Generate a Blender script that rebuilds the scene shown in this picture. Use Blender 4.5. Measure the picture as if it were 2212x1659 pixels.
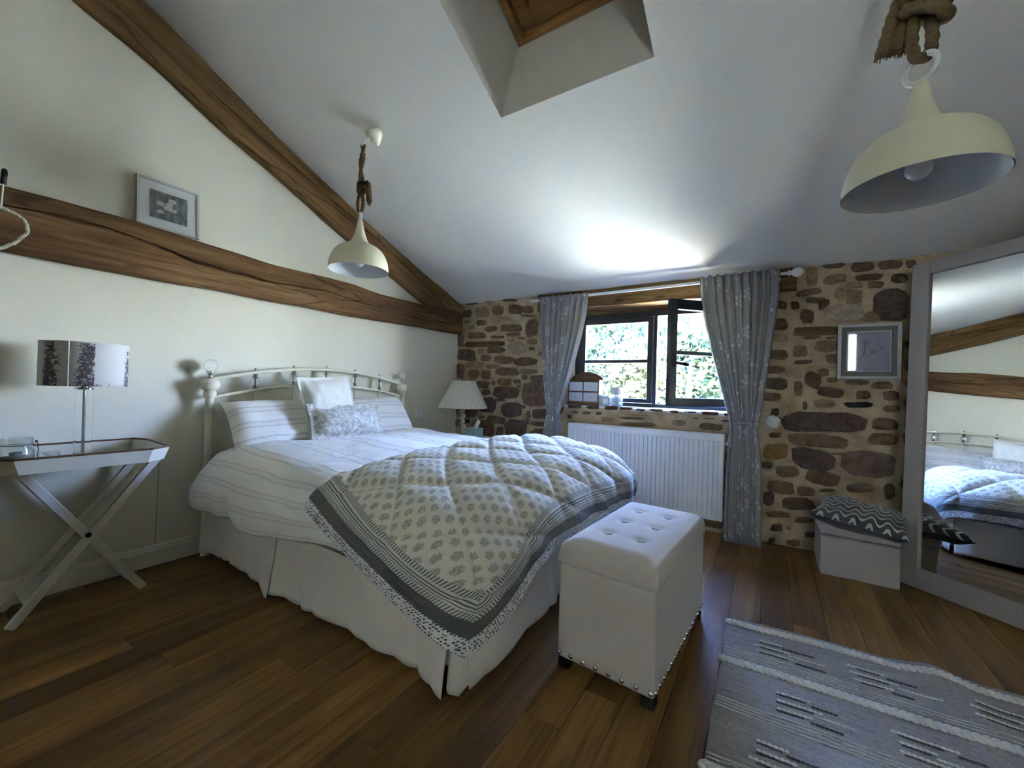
import bpy, bmesh, math, random
from math import sin, cos, pi, radians, sqrt, exp, atan2, floor
from mathutils import Vector, Matrix
random.seed(7)
for o in list(bpy.data.objects): bpy.data.objects.remove(o)
SC = bpy.context.scene
COL = SC.collection

# ---------------------------------------------------------------- camera
XW, YW = -3.285, 3.90          # inner faces of the headboard wall and of the stone wall
CAMZ = 1.2
yaw, pitch, roll = radians(-32.356), radians(.36), radians(1.651)
F = Vector((sin(yaw)*cos(pitch), cos(yaw)*cos(pitch), sin(pitch)))
Rr = F.cross(Vector((0, 0, 1))).normalized(); Uu = Rr.cross(F)
R2 = Rr*cos(roll)+Uu*sin(roll); U2 = Uu*cos(roll)-Rr*sin(roll)
cd = bpy.data.cameras.new('camera'); cam = bpy.data.objects.new('camera', cd); COL.objects.link(cam)
M3 = Matrix((R2, U2, -F)).transposed()
cam.matrix_world = Matrix.Translation((0, 0, CAMZ)) @ M3.to_4x4()
cd.sensor_fit = 'HORIZONTAL'; cd.sensor_width = 36.0; cd.lens = 874.9/2212*36.0; cd.clip_start = .02; cd.clip_end = 300
SC.camera = cam

# ---------------------------------------------------------------- sky, sun, exposure
w = bpy.data.worlds.new('sky'); SC.world = w; w.use_nodes = True
wn = w.node_tree; bg = wn.nodes['Background']
tc = wn.nodes.new('ShaderNodeTexCoord'); sx = wn.nodes.new('ShaderNodeSeparateXYZ'); rp = wn.nodes.new('ShaderNodeValToRGB')
wn.links.new(tc.outputs['Generated'], sx.inputs[0]); wn.links.new(sx.outputs['Z'], rp.inputs[0]); wn.links.new(rp.outputs[0], bg.inputs[0])
ce = rp.color_ramp; ce.elements[0].position = 0; ce.elements[0].color = (.80, .90, 1.0, 1); ce.elements[1].position = .55; ce.elements[1].color = (.20, .38, 1.0, 1)
e_ = ce.elements.new(.14); e_.color = (.39, .56, 1.0, 1)
bg.inputs[1].default_value = 78
sd = bpy.data.lights.new('sun', 'SUN'); so = bpy.data.objects.new('sun', sd); COL.objects.link(so)
sd.energy = 100; sd.angle = radians(.55); sd.color = (1.0, .89, .60)
so.rotation_euler = Vector((.75, .22, 1.1)).to_track_quat('Z', 'Y').to_euler(); so.location = (3, 9, 9)
SC.view_settings.view_transform = 'Standard'; SC.view_settings.look = 'None'; SC.view_settings.gamma = 1
SC.view_settings.use_curve_mapping = False
SC.view_settings.exposure = 0.80
SC.cycles.max_bounces = 8; SC.cycles.diffuse_bounces = 4; SC.cycles.glossy_bounces = 3; SC.cycles.transmission_bounces = 8; SC.cycles.use_adaptive_sampling = True; SC.cycles.adaptive_threshold = .02
SC.cycles.use_denoising = True; SC.cycles.caustics_reflective = False; SC.cycles.caustics_refractive = False; SC.cycles.sample_clamp_indirect = 0

# ---------------------------------------------------------------- mesh helpers
class MB:
    def __init__(s): s.v = []; s.f = []; s.uv = None
    def add(s, vs, fs):
        n = len(s.v); s.v += [tuple(v) for v in vs]; s.f += [tuple(i+n for i in f) for f in fs]; return s
    def box(s, x0, x1, y0, y1, z0, z1, tx=1, ty=1):
        cx, cy = (x0+x1)/2, (y0+y1)/2
        vs = [(x0, y0, z0), (x1, y0, z0), (x1, y1, z0), (x0, y1, z0)]+[(cx+(x-cx)*tx, cy+(y-cy)*ty, z1) for x, y in ((x0, y0), (x1, y0), (x1, y1), (x0, y1))]
        return s.add(vs, [(3, 2, 1, 0), (4, 5, 6, 7), (0, 1, 5, 4), (1, 2, 6, 5), (2, 3, 7, 6), (3, 0, 4, 7)])
    def bar(s, p, q, wx, wy, up=(0, 0, 1)):
        p, q = Vector(p), Vector(q); d = (q-p).normalized(); a = d.cross(Vector(up))
        if a.length < 1e-4: a = d.cross(Vector((1, 0, 0)))
        a.normalize(); b = a.cross(d)
        vs = [c+a*i*wx/2+b*j*wy/2 for c in (p, q) for i, j in ((-1, -1), (1, -1), (1, 1), (-1, 1))]
        return s.add(vs, [(0, 1, 2, 3), (7, 6, 5, 4), (0, 4, 5, 1), (1, 5, 6, 2), (2, 6, 7, 3), (3, 7, 4, 0)])
    def tube(s, pts, r, seg=8, closed=False, caps=True, lobes=0, twist=0, amp=.22):
        pts = [Vector(p) for p in pts]; n = len(pts); rings = []; prev = None; L = 0
        for i, p in enumerate(pts):
            a = pts[(i-1) % n] if (closed or i > 0) else p; b = pts[(i+1) % n] if (closed or i < n-1) else p
            t = (b-a).normalized()
            if prev is None:
                u = t.cross(Vector((0, 0, 1)));
                if u.length < .05: u = t.cross(Vector((1, 0, 0)))
                u.normalize()
            else:
                u = prev-t*prev.dot(t)
                if u.length < 1e-5: u = t.orthogonal()
                u.normalize()
            prev = u; v = t.cross(u)
            if i: L += (p-pts[i-1]).length
            rr = r(i/(n-1)) if callable(r) else r
            ring = []
            for k in range(seg):
                an = 2*pi*k/seg
                q = rr*(1+amp*cos(lobes*(an-twist*L))) if lobes else rr
                ring.append(p+u*cos(an)*q+v*sin(an)*q)
            rings.append(ring)
        vs = [x for rg in rings for x in rg]; fs = []
        for i in range(n if closed else n-1):
            j = (i+1) % n
            for k in range(seg): fs.append((i*seg+k, i*seg+(k+1) % seg, j*seg+(k+1) % seg, j*seg+k))
        if caps and not closed: fs.append(tuple(range(seg-1, -1, -1))); fs.append(tuple((n-1)*seg+k for k in range(seg)))
        return s.add(vs, fs)
    def lathe(s, prof, c=(0, 0, 0), seg=24, flute=0, famp=0, axis='z'):
        vs = []; fs = []
        for r, z in prof:
            for k in range(seg):
                a = 2*pi*k/seg; q = r*(1+famp*(1 if k % 2 else -1)) if flute else r
                p = (q*cos(a), q*sin(a), z)
                if axis == 'x': p = (p[2], p[0], p[1])
                if axis == 'y': p = (p[0], p[2], p[1])
                vs.append((c[0]+p[0], c[1]+p[1], c[2]+p[2]))
        for i in range(len(prof)-1):
            for k in range(seg): fs.append((i*seg+k, i*seg+(k+1) % seg, (i+1)*seg+(k+1) % seg, (i+1)*seg+k))
        if prof[0][0] > 1e-6: fs.append(tuple(range(seg-1, -1, -1)))
        if prof[-1][0] > 1e-6: fs.append(tuple((len(prof)-1)*seg+k for k in range(seg)))
        return s.add(vs, fs)
    def ball(s, c, r, seg=14, rings=8, sc=(1, 1, 1)):
        prof = [(max(1e-5, r*sin(pi*i/rings)), -r*cos(pi*i/rings)) for i in range(rings+1)]
        t = MB().lathe(prof, seg=seg)
        return s.add([(c[0]+v[0]*sc[0], c[1]+v[1]*sc[1], c[2]+v[2]*sc[2]) for v in t.v], t.f)
    def grid(s, f, nu, nv, uvf=None, flip=False):
        b = len(s.v)
        for i in range(nu+1):
            for j in range(nv+1): s.v.append(tuple(f(i/nu, j/nv)))
        if uvf is not None:
            if s.uv is None: s.uv = []
            s.uv += [uvf(i/nu, j/nv) for i in range(nu+1) for j in range(nv+1)]
        for i in range(nu):
            for j in range(nv):
                a = b+i*(nv+1)+j; q = (a, a+nv+1, a+nv+2, a+1)
                s.f.append(q[::-1] if flip else q)
        return s

def mk(name, mb, mat, parent=None, loc=None, rot=None, smooth=None, bevel=0, solid=0, sub=0, off=None, seg=2):
    """one mesh object; top-level ones get their origin at the base of the mesh"""
    vs = mb.v
    if parent is None and loc is None:
        n = len(vs); xs = [v[0] for v in vs]; ys = [v[1] for v in vs]; zs = [v[2] for v in vs]
        loc = ((min(xs)+max(xs))/2, (min(ys)+max(ys))/2, min(zs)); off = loc
    if off is not None: vs = [(v[0]-off[0], v[1]-off[1], v[2]-off[2]) for v in vs]
    me = bpy.data.meshes.new(name); me.from_pydata(vs, [], mb.f)
    if mb.uv is not None:
        ul = me.uv_layers.new(name='UVMap')
        for lp in me.loops: ul.data[lp.index].uv = mb.uv[lp.vertex_index]
    me.validate(); me.update()
    bm = bmesh.new(); bm.from_mesh(me); bmesh.ops.recalc_face_normals(bm, faces=bm.faces); bm.to_mesh(me); bm.free()
    if mat is not None: me.materials.append(mat)
    o = bpy.data.objects.new(name, me); COL.objects.link(o)
    if loc is not None: o.location = loc
    if rot is not None: o.rotation_euler = rot
    if parent is not None: o.parent = parent
    if smooth is not None:
        me.polygons.foreach_set('use_smooth', [True]*len(me.polygons))
        if smooth < 179: me.set_sharp_from_angle(angle=radians(smooth))
    if solid: m = o.modifiers.new('solid', 'SOLIDIFY'); m.thickness = solid; m.offset = 0
    if bevel: m = o.modifiers.new('bevel', 'BEVEL'); m.width = bevel; m.segments = seg; m.limit_method = 'ANGLE'; m.angle_limit = radians(40)
    if sub: m = o.modifiers.new('sub', 'SUBSURF'); m.levels = sub; m.render_levels = sub
    return o
def share(src, name, parent, loc, rot=None, scale=None, mat=None):
    o = src.copy(); o.name = name; COL.objects.link(o); o.parent = parent; o.location = loc
    if rot is not None: o.rotation_euler = rot
    if scale is not None: o.scale = scale
    return o
def tag(o, label, cat, group=None):
    o['label'] = label; o['category'] = cat
    if group: o['group'] = group
    return o
def root(name, loc, label, cat, group=None, rotz=0):
    o = bpy.data.objects.new(name, None); COL.objects.link(o); o.location = loc; o.rotation_euler = (0, 0, rotz)
    o.empty_display_size = .05
    return tag(o, label, cat, group)
def struct(o): o['kind'] = 'structure'; return o
def sroot(name, loc=(0, 0, 0)):
    o = bpy.data.objects.new(name, None); COL.objects.link(o); o.location = loc; o['kind'] = 'structure'; return o
def cr(P, t):
    """Catmull-Rom through the points P at 0..1"""
    n = len(P)-1; x = min(max(t, 0), 1)*n; i = min(int(x), n-1); f = x-i
    a, b, c, d = P[max(i-1, 0)], P[i], P[i+1], P[min(i+2, n)]
    return [.5*((2*b[k])+(c[k]-a[k])*f+(2*a[k]-5*b[k]+4*c[k]-d[k])*f*f+(3*b[k]-a[k]-3*c[k]+d[k])*f**3) for k in range(len(b))]
def lerp(a, b, t): return a+(b-a)*t
def sm(a, b, x): t = min(max((x-a)/(b-a), 0), 1); return t*t*(3-2*t)
def pw(P, x):
    if x <= P[0][0]: return P[0][1]
    for (a, p), (b, q) in zip(P, P[1:]):
        if x <= b: return lerp(p, q, (x-a)/(b-a))
    return P[-1][1]
def vn(x, y, s=0):
    """smooth value noise in -1..1"""
    def h(i, j): 
        k = sin(i*127.1+j*311.7+s*74.7)*43758.5453; return (k-floor(k))*2-1
    i, j = floor(x), floor(y); f, g = x-i, y-j; f = f*f*(3-2*f); g = g*g*(3-2*g)
    return lerp(lerp(h(i, j), h(i+1, j), f), lerp(h(i, j+1), h(i+1, j+1), f), g)

# ---------------------------------------------------------------- material helpers
class Mat:
    def __init__(s, name, col=(.8, .8, .8), rough=.6, metal=0, spec=.5, **kw):
        s.m = bpy.data.materials.new(name); s.m.use_nodes = True; s.nt = s.m.node_tree; s.b = s.nt.nodes['Principled BSDF']
        s.set('Base Color', col); s.set('Roughness', rough); s.set('Metallic', metal); s.set('Specular IOR Level', spec)
        for k, v in kw.items(): s.set(k.replace('_', ' '), v)
    def put(s, sock, v):
        if isinstance(v, bpy.types.NodeSocket): s.nt.links.new(v, sock)
        else:
            if sock.type == 'RGBA' and len(v) == 3: v = (*v, 1)
            sock.default_value = v
    def set(s, k, v): s.put(s.b.inputs[k], v)
    def n(s, t, ins=None, out=0, **p):
        nd = s.nt.nodes.new('ShaderNode'+t)
        for k, v in p.items(): setattr(nd, k, v)
        for k, v in (ins or {}).items(): s.put(nd.inputs[k], v)
        return nd.outputs[out]
    def co(s, k='Object'): return s.n('TexCoord', out=k)
    def pos(s): return s.n('NewGeometry', out='Position')
    def rnd(s): return s.n('ObjectInfo', out='Random')
    def mp(s, v, sc=(1, 1, 1), rot=(0, 0, 0), loc=(0, 0, 0)): return s.n('Mapping', {0: v, 1: loc, 2: rot, 3: sc})
    def noise(s, v, sc=5, det=3, rough=.5, dist=0): return s.n('TexNoise', {'Vector': v, 'Scale': sc, 'Detail': det, 'Roughness': rough, 'Distortion': dist})
    def vor(s, v, sc=5, out='Distance', feat='F1', rand=1): return s.n('TexVoronoi', {'Vector': v, 'Scale': sc, 'Randomness': rand}, out=out, feature=feat)
    def ma(s, op, a, b=0, c=0, clamp=False): return s.n('Math', {0: a, 1: b, 2: c}, operation=op, use_clamp=clamp)
    def ramp(s, f, st, interp='LINEAR'):
        nd = s.nt.nodes.new('ShaderNodeValToRGB'); cr_ = nd.color_ramp; cr_.interpolation = interp
        while len(cr_.elements) < len(st): cr_.elements.new(.5)
        for e, (p, c) in zip(cr_.elements, st): e.position = p; e.color = (*c, 1) if not isinstance(c, (int, float)) else (c, c, c, 1)
        s.put(nd.inputs[0], f); return nd.outputs[0]
    def mix(s, f, a, b, mode='MIX'):
        nd = s.nt.nodes.new('ShaderNodeMix'); nd.data_type = 'RGBA'; nd.blend_type = mode
        s.put(nd.inputs[0], f); s.put(nd.inputs[6], a); s.put(nd.inputs[7], b); return nd.outputs[2]
    def bump(s, h, st=.3, d=.01):
        nd = s.nt.nodes.new('ShaderNodeBump'); nd.inputs['Strength'].default_value = st; nd.inputs['Distance'].default_value = d
        s.put(nd.inputs['Height'], h)
        if s.b.inputs['Normal'].links: s.nt.links.new(s.b.inputs['Normal'].links[0].from_socket, nd.inputs['Normal'])
        s.nt.links.new(nd.outputs[0], s.b.inputs['Normal'])
    def sep(s, v):
        nd = s.nt.nodes.new('ShaderNodeSeparateXYZ'); s.put(nd.inputs[0], v); return nd.outputs
    def comb(s, x, y, z=0): return s.n('CombineXYZ', {0: x, 1: y, 2: z})
    def translucent(s, fac, col):
        t = s.nt.nodes.new('ShaderNodeBsdfTranslucent'); s.put(t.inputs[0], col)
        mx = s.nt.nodes.new('ShaderNodeMixShader'); mx.inputs[0].default_value = fac
        out = s.nt.nodes['Material Output']
        s.nt.links.new(s.b.outputs[0], mx.inputs[1]); s.nt.links.new(t.outputs[0], mx.inputs[2]); s.nt.links.new(mx.outputs[0], out.inputs[0])
# ---------------------------------------------------------------- materials
def plaster(name, col, sc=1):
    m = Mat(name, col, .85, spec=.2); p = m.pos()
    m.bump(m.noise(p, 9*sc, 2, .6), .18, .008); return m.m
M_WALL = plaster('white_plaster', (.79, .755, .61)); M_CEIL = plaster('ceiling_paint', (.86, .835, .765), .8)
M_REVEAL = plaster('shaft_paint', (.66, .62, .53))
M_TRIM = Mat('trim_paint', (.72, .68, .58), .5).m
def wood(name, cols, rough=.75, along=0, sc=1, bump=.5, pos=False, rnd=False, rot=None):
    m = Mat(name, cols[1], rough, spec=.25)
    v = m.pos() if pos else m.co()
    if rot is not None: v = m.mp(v, rot=rot)
    if rnd: v = m.n('VectorMath', {0: v, 1: m.n('VectorMath', {0: m.comb(m.rnd(), m.rnd(), m.rnd()), 1: (37, 53, 29)}, operation='MULTIPLY')}, operation='ADD')
    k = [13*sc]*3; k[along] = .9*sc
    k2 = [70*sc]*3; k2[along] = 2.5*sc
    a = m.noise(m.mp(v, k), 1, 3, .62, .6); b = m.noise(m.mp(v, k2), 1, 3, .6, 0)
    c = m.ramp(a, [(.25, cols[0]), (.48, cols[1]), (.72, cols[2])])
    f = m.ramp(b, [(.36, .42), (.56, 1.0)])
    c = m.mix(.55, c, f, 'MULTIPLY')
    big = m.noise(m.mp(v, [2.5*sc if i != along else .8*sc for i in range(3)]), 1, 3)
    c = m.mix(m.ramp(big, [(.35, .55), (.6, 0.0)]), c, tuple(x*.45 for x in cols[0]))
    return m, c, a, b, v
def oak(name, along, rot=None, cols=[(.095, .047, .015), (.26, .142, .050), (.39, .235, .098)]):
    m, c, a, b, v = wood(name, cols, .8, along=along, rot=rot)
    k = [9, 9, 9]; k[along] = 2.2
    kn = m.vor(m.mp(v, k), 1); m.set('Base Color', m.mix(m.ramp(kn, [(.05, .85), (.16, 0.0)]), c, (.03, .015, .006)))
    k3 = [3.6, 3.6, 3.6]; k3[along] = .36; ck = m.vor(m.mp(m.n('VectorMath', {0: v, 1: m.n('VectorMath', {0: m.n('TexNoise', {'Vector': v, 'Scale': 3.0}, out=1), 'Scale': .10}, operation='SCALE')}, operation='ADD'), k3), 1, feat='DISTANCE_TO_EDGE'); cm = m.ramp(m.ma('MULTIPLY_ADD', m.noise(v, 6, 3), .07, m.ma('SUBTRACT', ck, .035)), [(.006, .62), (.016, 0.0)])
    m.set('Base Color', m.mix(cm, m.b.inputs['Base Color'].links[0].from_socket, (.035, .018, .008))); m.bump(cm, -.8, .01)
    m.bump(b, .8, .006); m.bump(a, .8, .02); return m.m
M_OAKX = oak('old_oak_lintel', 0); M_OAKY = oak('old_oak_tie', 1, None, [(.075, .037, .013), (.20, .105, .040), (.31, .185, .082)]); M_OAKS = oak('old_oak_rafter', 1, (radians(23.5), 0, 0))
m, c, a, b, v = wood('grey_old_oak', [(.07, .038, .016), (.17, .095, .042), (.27, .175, .09)], .85); m.set('Base Color', c); m.bump(b, .8, .006); m.bump(a, .6, .015); M_OAK2 = m.m
m, c, a, b, v = wood('skylight_pine', [(.26, .12, .035), (.44, .22, .075), (.55, .31, .12)], .45); m.set('Base Color', c); M_PINE = m.m
m, c, a, b, v = wood('brown_wood', [(.10, .05, .022), (.20, .105, .045), (.30, .17, .08)], .55, sc=2); m.set('Base Color', c); M_BROWN = m.m
# floor planks: one material, each plank its own tone
m, c, a, b, v = wood('oak_floor', [(.17, .080, .022), (.31, .158, .046), (.41, .225, .074)], .42, along=1, pos=True, rnd=True)
r = m.rnd(); c = m.mix(1, c, m.ramp(r, [(0, (.62, .60, .60)), (.5, (.9, .9, .88)), (1, (1.18, 1.14, 1.08))]), 'MULTIPLY')
m.set('Base Color', c); m.set('Roughness', m.ramp(b, [(.3, .38), (.7, .52)])); m.bump(b, .25, .002); M_FLOOR = m.m
M_SUBFLOOR = Mat('plank_joint', (.02, .011, .006), .9).m
# mortar and stones
m = Mat('lime_mortar', (.42, .31, .19), .95, spec=.1); p = m.pos()
nz = m.noise(p, 7, 5, .65); m.set('Base Color', m.ramp(nz, [(.3, (.33, .235, .135)), (.5, (.48, .36, .22)), (.72, (.58, .46, .31))]))
m.bump(m.noise(p, 60, 4, .65), .6, .01); m.bump(m.noise(p, 9, 4), .8, .03); M_MORTAR = m.m
def stone(name, c0, c1, c2):
    m = Mat(name, c1, .9, spec=.15); p = m.pos()
    nz = m.noise(p, 16, 5, .68, .4); c = m.ramp(nz, [(.28, c0), (.5, c1), (.75, c2)])
    c = m.mix(1, c, m.ramp(m.rnd(), [(0, (.72, .70, .72)), (1, (1.22, 1.18, 1.1))]), 'MULTIPLY')
    edge = m.noise(p, 45, 3, .6); c = m.mix(m.ramp(edge, [(.58, 0.0), (.72, .45)]), c, (.40, .29, .17)); ed = m.sep(m.co('UV'))[0]; sm_ = m.ma('ADD', m.noise(p, 30, 5, .7), m.ma('MULTIPLY_ADD', ed, .55, -.55)); c = m.mix(m.ramp(sm_, [(.50, 0.0), (.60, .9)]), c, m.ramp(m.noise(p, 7, 5, .65), [(.3, (.33, .235, .135)), (.5, (.48, .36, .22)), (.72, (.58, .46, .31))]))
    m.set('Base Color', c); m.bump(m.noise(p, 38, 5, .7), .9, .02); m.bump(m.noise(p, 11, 3), .7, .03); return m.m
M_ST = {'D': stone('stone_dark', (.085, .053, .041), (.175, .115, .086), (.26, .18, .14)),
        'B': stone('stone_brown', (.10, .06, .035), (.20, .128, .08), (.29, .20, .13)),
        'T': stone('stone_tan', (.20, .135, .08), (.30, .21, .13), (.42, .31, .20)),
        'P': stone('stone_pale', (.28, .21, .15), (.44, .35, .26), (.62, .53, .43)),
        'K': stone('stone_black', (.012, .011, .01), (.025, .023, .02), (.06, .05, .04)),
        'O': stone('stone_ochre', (.20, .12, .04), (.30, .19, .075), (.40, .27, .13)),
        'R': stone('brick_red', (.08, .035, .022), (.15, .065, .04), (.24, .13, .09)), 'W': M_OAK2}
# plain things
M_FRAME = Mat('window_grey', (.016, .018, .019), .38).m
M_WHITE = Mat('white_paint', (.78, .78, .76), .4).m
M_RAD = Mat('radiator_enamel', (.80, .80, .82), .28).m
M_CREAM = Mat('cream_enamel', (.74, .69, .52), .35).m
M_CHROME = Mat('chrome', (.62, .62, .64), .12, 1.0).m
M_PLASTIC = Mat('white_plastic', (.80, .80, .78), .35).m
M_BLACK = Mat('black_wood', (.012, .012, .012), .5).m
M_IRON = Mat('black_iron', (.02, .019, .018), .45, .6).m
M_SHADEOUT = Mat('pendant_cream', (.70, .655, .47), .62).m
M_SHADEIN = Mat('pendant_inside', (.66, .66, .66), .5).m
M_GLASS = Mat('clear_glass', (1, 1, 1), .02, Transmission_Weight=1.0, IOR=1.45).m
M_BULB = Mat('bulb_glass', (.88, .88, .90), .22, Transmission_Weight=.25, IOR=1.4).m
def pane():
    m = Mat('window_glass'); nt = m.nt; t = nt.nodes.new('ShaderNodeBsdfTransparent'); g = nt.nodes.new('ShaderNodeBsdfGlossy'); g.inputs['Roughness'].default_value = .02
    t.inputs[0].default_value = (.95, .97, .96, 1)
    fr = nt.nodes.new('ShaderNodeFresnel'); fr.inputs[0].default_value = 1.45; mx = nt.nodes.new('ShaderNodeMixShader')
    nt.links.new(fr.outputs[0], mx.inputs[0]); nt.links.new(t.outputs[0], mx.inputs[1]); nt.links.new(g.outputs[0], mx.inputs[2])
    nt.links.new(mx.outputs[0], nt.nodes['Material Output'].inputs[0]); return m.m
M_PANE = pane()
M_MIRROR = Mat('mirror_silver', (.86, .88, .87), .012, 1.0).m
m = Mat('mirror_frame_paint', (.35, .315, .285), .55); m.bump(m.noise(m.mp(m.co(), (60, 60, 4)), 1, 3), .15, .002); M_MFRAME = m.m
def fabric(name, col, sc=260, st=.25, rough=.95, sheen=.25):
    m = Mat(name, col, rough, spec=.15); m.set('Sheen Weight', sheen)
    p = m.pos(); m.bump(m.noise(p, sc, 2), st, .002); m.set('Base Color', m.mix(m.noise(p, sc*.6, 2), tuple(c*.88 for c in col), tuple(min(1, c*1.08) for c in col))); return m
M_OTTO = fabric('oatmeal_weave', (.57, .505, .43)).m
M_STOOL = fabric('grey_linen', (.46, .415, .385)).m
m = fabric('white_cotton', (.80, .77, .71)); m.bump(m.noise(m.pos(), 9, 3), .35, .02); M_SHEET = m.m
m = fabric('valance_cotton', (.74, .68, .585)); m.bump(m.noise(m.pos(), 14, 3), .25, .015); M_VAL = m.m
def stripes(m, x, y, pairs, period, base, line, wid=.0028):
    """woven bands of thin broken grey lines at the given offsets of a repeat"""
    f = m.ma('MODULO', m.ma('ADD', x, 50*period), period); acc = None
    for o_ in pairs:
        d = m.ma('LESS_THAN', m.ma('ABSOLUTE', m.ma('SUBTRACT', f, o_)), wid); acc = d if acc is None else m.ma('MAXIMUM', acc, d)
    br = m.noise(m.comb(m.ma('MULTIPLY', y, 60), m.ma('MULTIPLY', x, 200)), 1, 2)
    acc = m.ma('MULTIPLY', acc, m.ramp(br, [(.38, .25), (.58, 1.0)]))
    lo, hi = min(pairs), max(pairs)
    band = m.ma('MULTIPLY', m.ma('GREATER_THAN', f, lo), m.ma('LESS_THAN', f, hi))
    c = m.mix(m.ma('MULTIPLY', band, .35), base, tuple(b_*.86 for b_ in base)); return m.mix(acc, c, line), acc
def stripe_cloth(name, base, line, pairs, period, sc=260):
    m = fabric(name, base, sc); u = m.sep(m.co('UV')); c, acc = stripes(m, u[0], u[1], pairs, period, base, line)
    m.set('Base Color', c); m.bump(acc, .5, .003); m.bump(m.noise(m.co('UV'), 7, 3), .35, .02); return m.m
M_DUVET = stripe_cloth('duvet_cotton', (.80, .77, .68), (.50, .46, .37), (.02, .028, .078, .086), .215)
M_PILLOW = stripe_cloth('pillow_cotton', (.79, .76, .68), (.53, .50, .45), (.02, .027, .058, .065), .125)
# quilt: block print, ticked border, charcoal band, dotted edge; uv in metres, size QU x QV
QU, QV = 2.62, 1.60
m = fabric('quilt_print', (.66, .63, .54)); u = m.sep(m.co('UV')); U_, V_ = u[0], u[1]
cx, cy = .068, .037
row = m.ma('FLOOR', m.ma('DIVIDE', V_, cy)); half = m.ma('MULTIPLY', m.ma('MODULO', m.ma('ADD', row, 200), 2), .5)
lx = m.ma('SUBTRACT', m.ma('FRACT', m.ma('ADD', m.ma('DIVIDE', U_, cx), half)), .5); ly = m.ma('SUBTRACT', m.ma('FRACT', m.ma('DIVIDE', V_, cy)), .5)
rad = m.ma('SQRT', m.ma('ADD', m.ma('MULTIPLY', m.ma('MULTIPLY', lx, lx), 2.6), m.ma('MULTIPLY', m.ma('MULTIPLY', ly, ly), 1.25)))
ang = m.ma('ARCTAN2', ly, lx); pet = m.ma('MULTIPLY', m.ma('COSINE', m.ma('MULTIPLY', ang, 7)), .05)
mot = m.ramp(m.ma('ADD', rad, pet), [(.40, 1.0), (.47, 0.0)])
vein = m.ramp(m.vor(m.comb(m.ma('DIVIDE', U_, cx), m.ma('DIVIDE', V_, cy)), 7, feat='DISTANCE_TO_EDGE'), [(.04, .25), (.12, 1.0)])
mot = m.ma('MULTIPLY', mot, vein)
base = m.mix(mot, (.66, .62, .51), (.30, .28, .215))
b1 = m.ma('MINIMUM', U_, m.ma('SUBTRACT', QU, U_)); b2 = m.ma('SUBTRACT', QV, V_); bd = m.ma('MINIMUM', b1, b2)
al = m.mix(m.ma('LESS_THAN', b1, b2), m.comb(U_, U_, U_), m.comb(V_, V_, V_))
alx = m.sep(al)[0]
tick = m.ma('LESS_THAN', m.ma('FRACT', m.ma('DIVIDE', alx, .013)), .48)
ln = m.ma('LESS_THAN', m.ma('FRACT', m.ma('DIVIDE', bd, .0125)), .5)
tickz = m.ma('MAXIMUM', m.ma('MULTIPLY', tick, m.ma('MAXIMUM', m.ma('LESS_THAN', bd, .135), m.ma('GREATER_THAN', bd, .178))), m.ma('MULTIPLY', ln, m.ma('MULTIPLY', m.ma('GREATER_THAN', bd, .140), m.ma('LESS_THAN', bd, .174))))
border = m.mix(tickz, (.60, .58, .51), (.15, .145, .13))
dd = m.vor(m.comb(U_, V_), 75, rand=.35); dots = m.mix(m.ma('LESS_THAN', dd, .33), (.70, .68, .64), (.07, .06, .07))
c = m.mix(m.ma('LESS_THAN', bd, .202), base, border); c = m.mix(m.ma('LESS_THAN', bd, .112), c, (.105, .105, .095)); c = m.mix(m.ma('LESS_THAN', bd, .058), c, dots)
m.set('Base Color', c); m.bump(m.noise(m.mp(m.co('UV'), (40, 14, 1)), 1, 3, .6), .5, .012); M_QUILT = m.m
# curtains: grey cotton with white embroidered flowers
m = fabric('curtain_cotton', (.32, .305, .31)); v = m.co('UV')
cell = m.vor(v, 5.2, out='Position', rand=.75); col_ = m.vor(v, 5.2, out='Color', rand=.75)
dl = m.n('VectorMath', {0: v, 1: m.n('VectorMath', {0: cell, 'Scale': 1.0}, operation='SCALE')}, operation='SUBTRACT'); q = m.sep(dl)
rr = m.ma('SQRT', m.ma('ADD', m.ma('MULTIPLY', q[0], q[0]), m.ma('MULTIPLY', q[1], q[1]))); an = m.ma('ARCTAN2', q[1], q[0])
lim = m.ma('MULTIPLY_ADD', m.ma('ABSOLUTE', m.ma('COSINE', m.ma('MULTIPLY', an, 2.5))), .045, .012)
fl = m.ma('MULTIPLY', m.ma('LESS_THAN', rr, lim), m.ma('GREATER_THAN', rr, m.ma('MULTIPLY', lim, .55))); fl = m.ma('MAXIMUM', fl, m.ma('LESS_THAN', rr, .010))
fl = m.ma('MULTIPLY', fl, m.ma('GREATER_THAN', m.sep(col_)[0], .40))
m.set('Base Color', m.mix(fl, (.32, .305, .31), (.66, .65, .62))); m.bump(fl, .5, .004); m.translucent(.22, (.50, .48, .36)); M_CURT = m.m
M_LINING = fabric('curtain_lining', (.50, .48, .40)).m
m = Mat('rope_jute', (.20, .13, .07), .95, spec=.1); m.bump(m.noise(m.pos(), 320, 3), .8, .004); m.set('Base Color', m.mix(m.noise(m.pos(), 90, 3), (.10, .06, .03), (.27, .185, .10))); M_ROPE = m.m
m = fabric('cushion_cream', (.68, .66, .56)); sp = m.vor(m.co('UV'), 4.2, rand=.9); m.set('Base Color', m.mix(m.ramp(m.noise(m.co('UV'), 22, 3), [(.56, 0.0), (.63, .4)]), (.68, .66, .56), (.80, .78, .70))); m.bump(m.noise(m.co('UV'), 12, 3), .5, .012); M_CUSH = m.m
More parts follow.
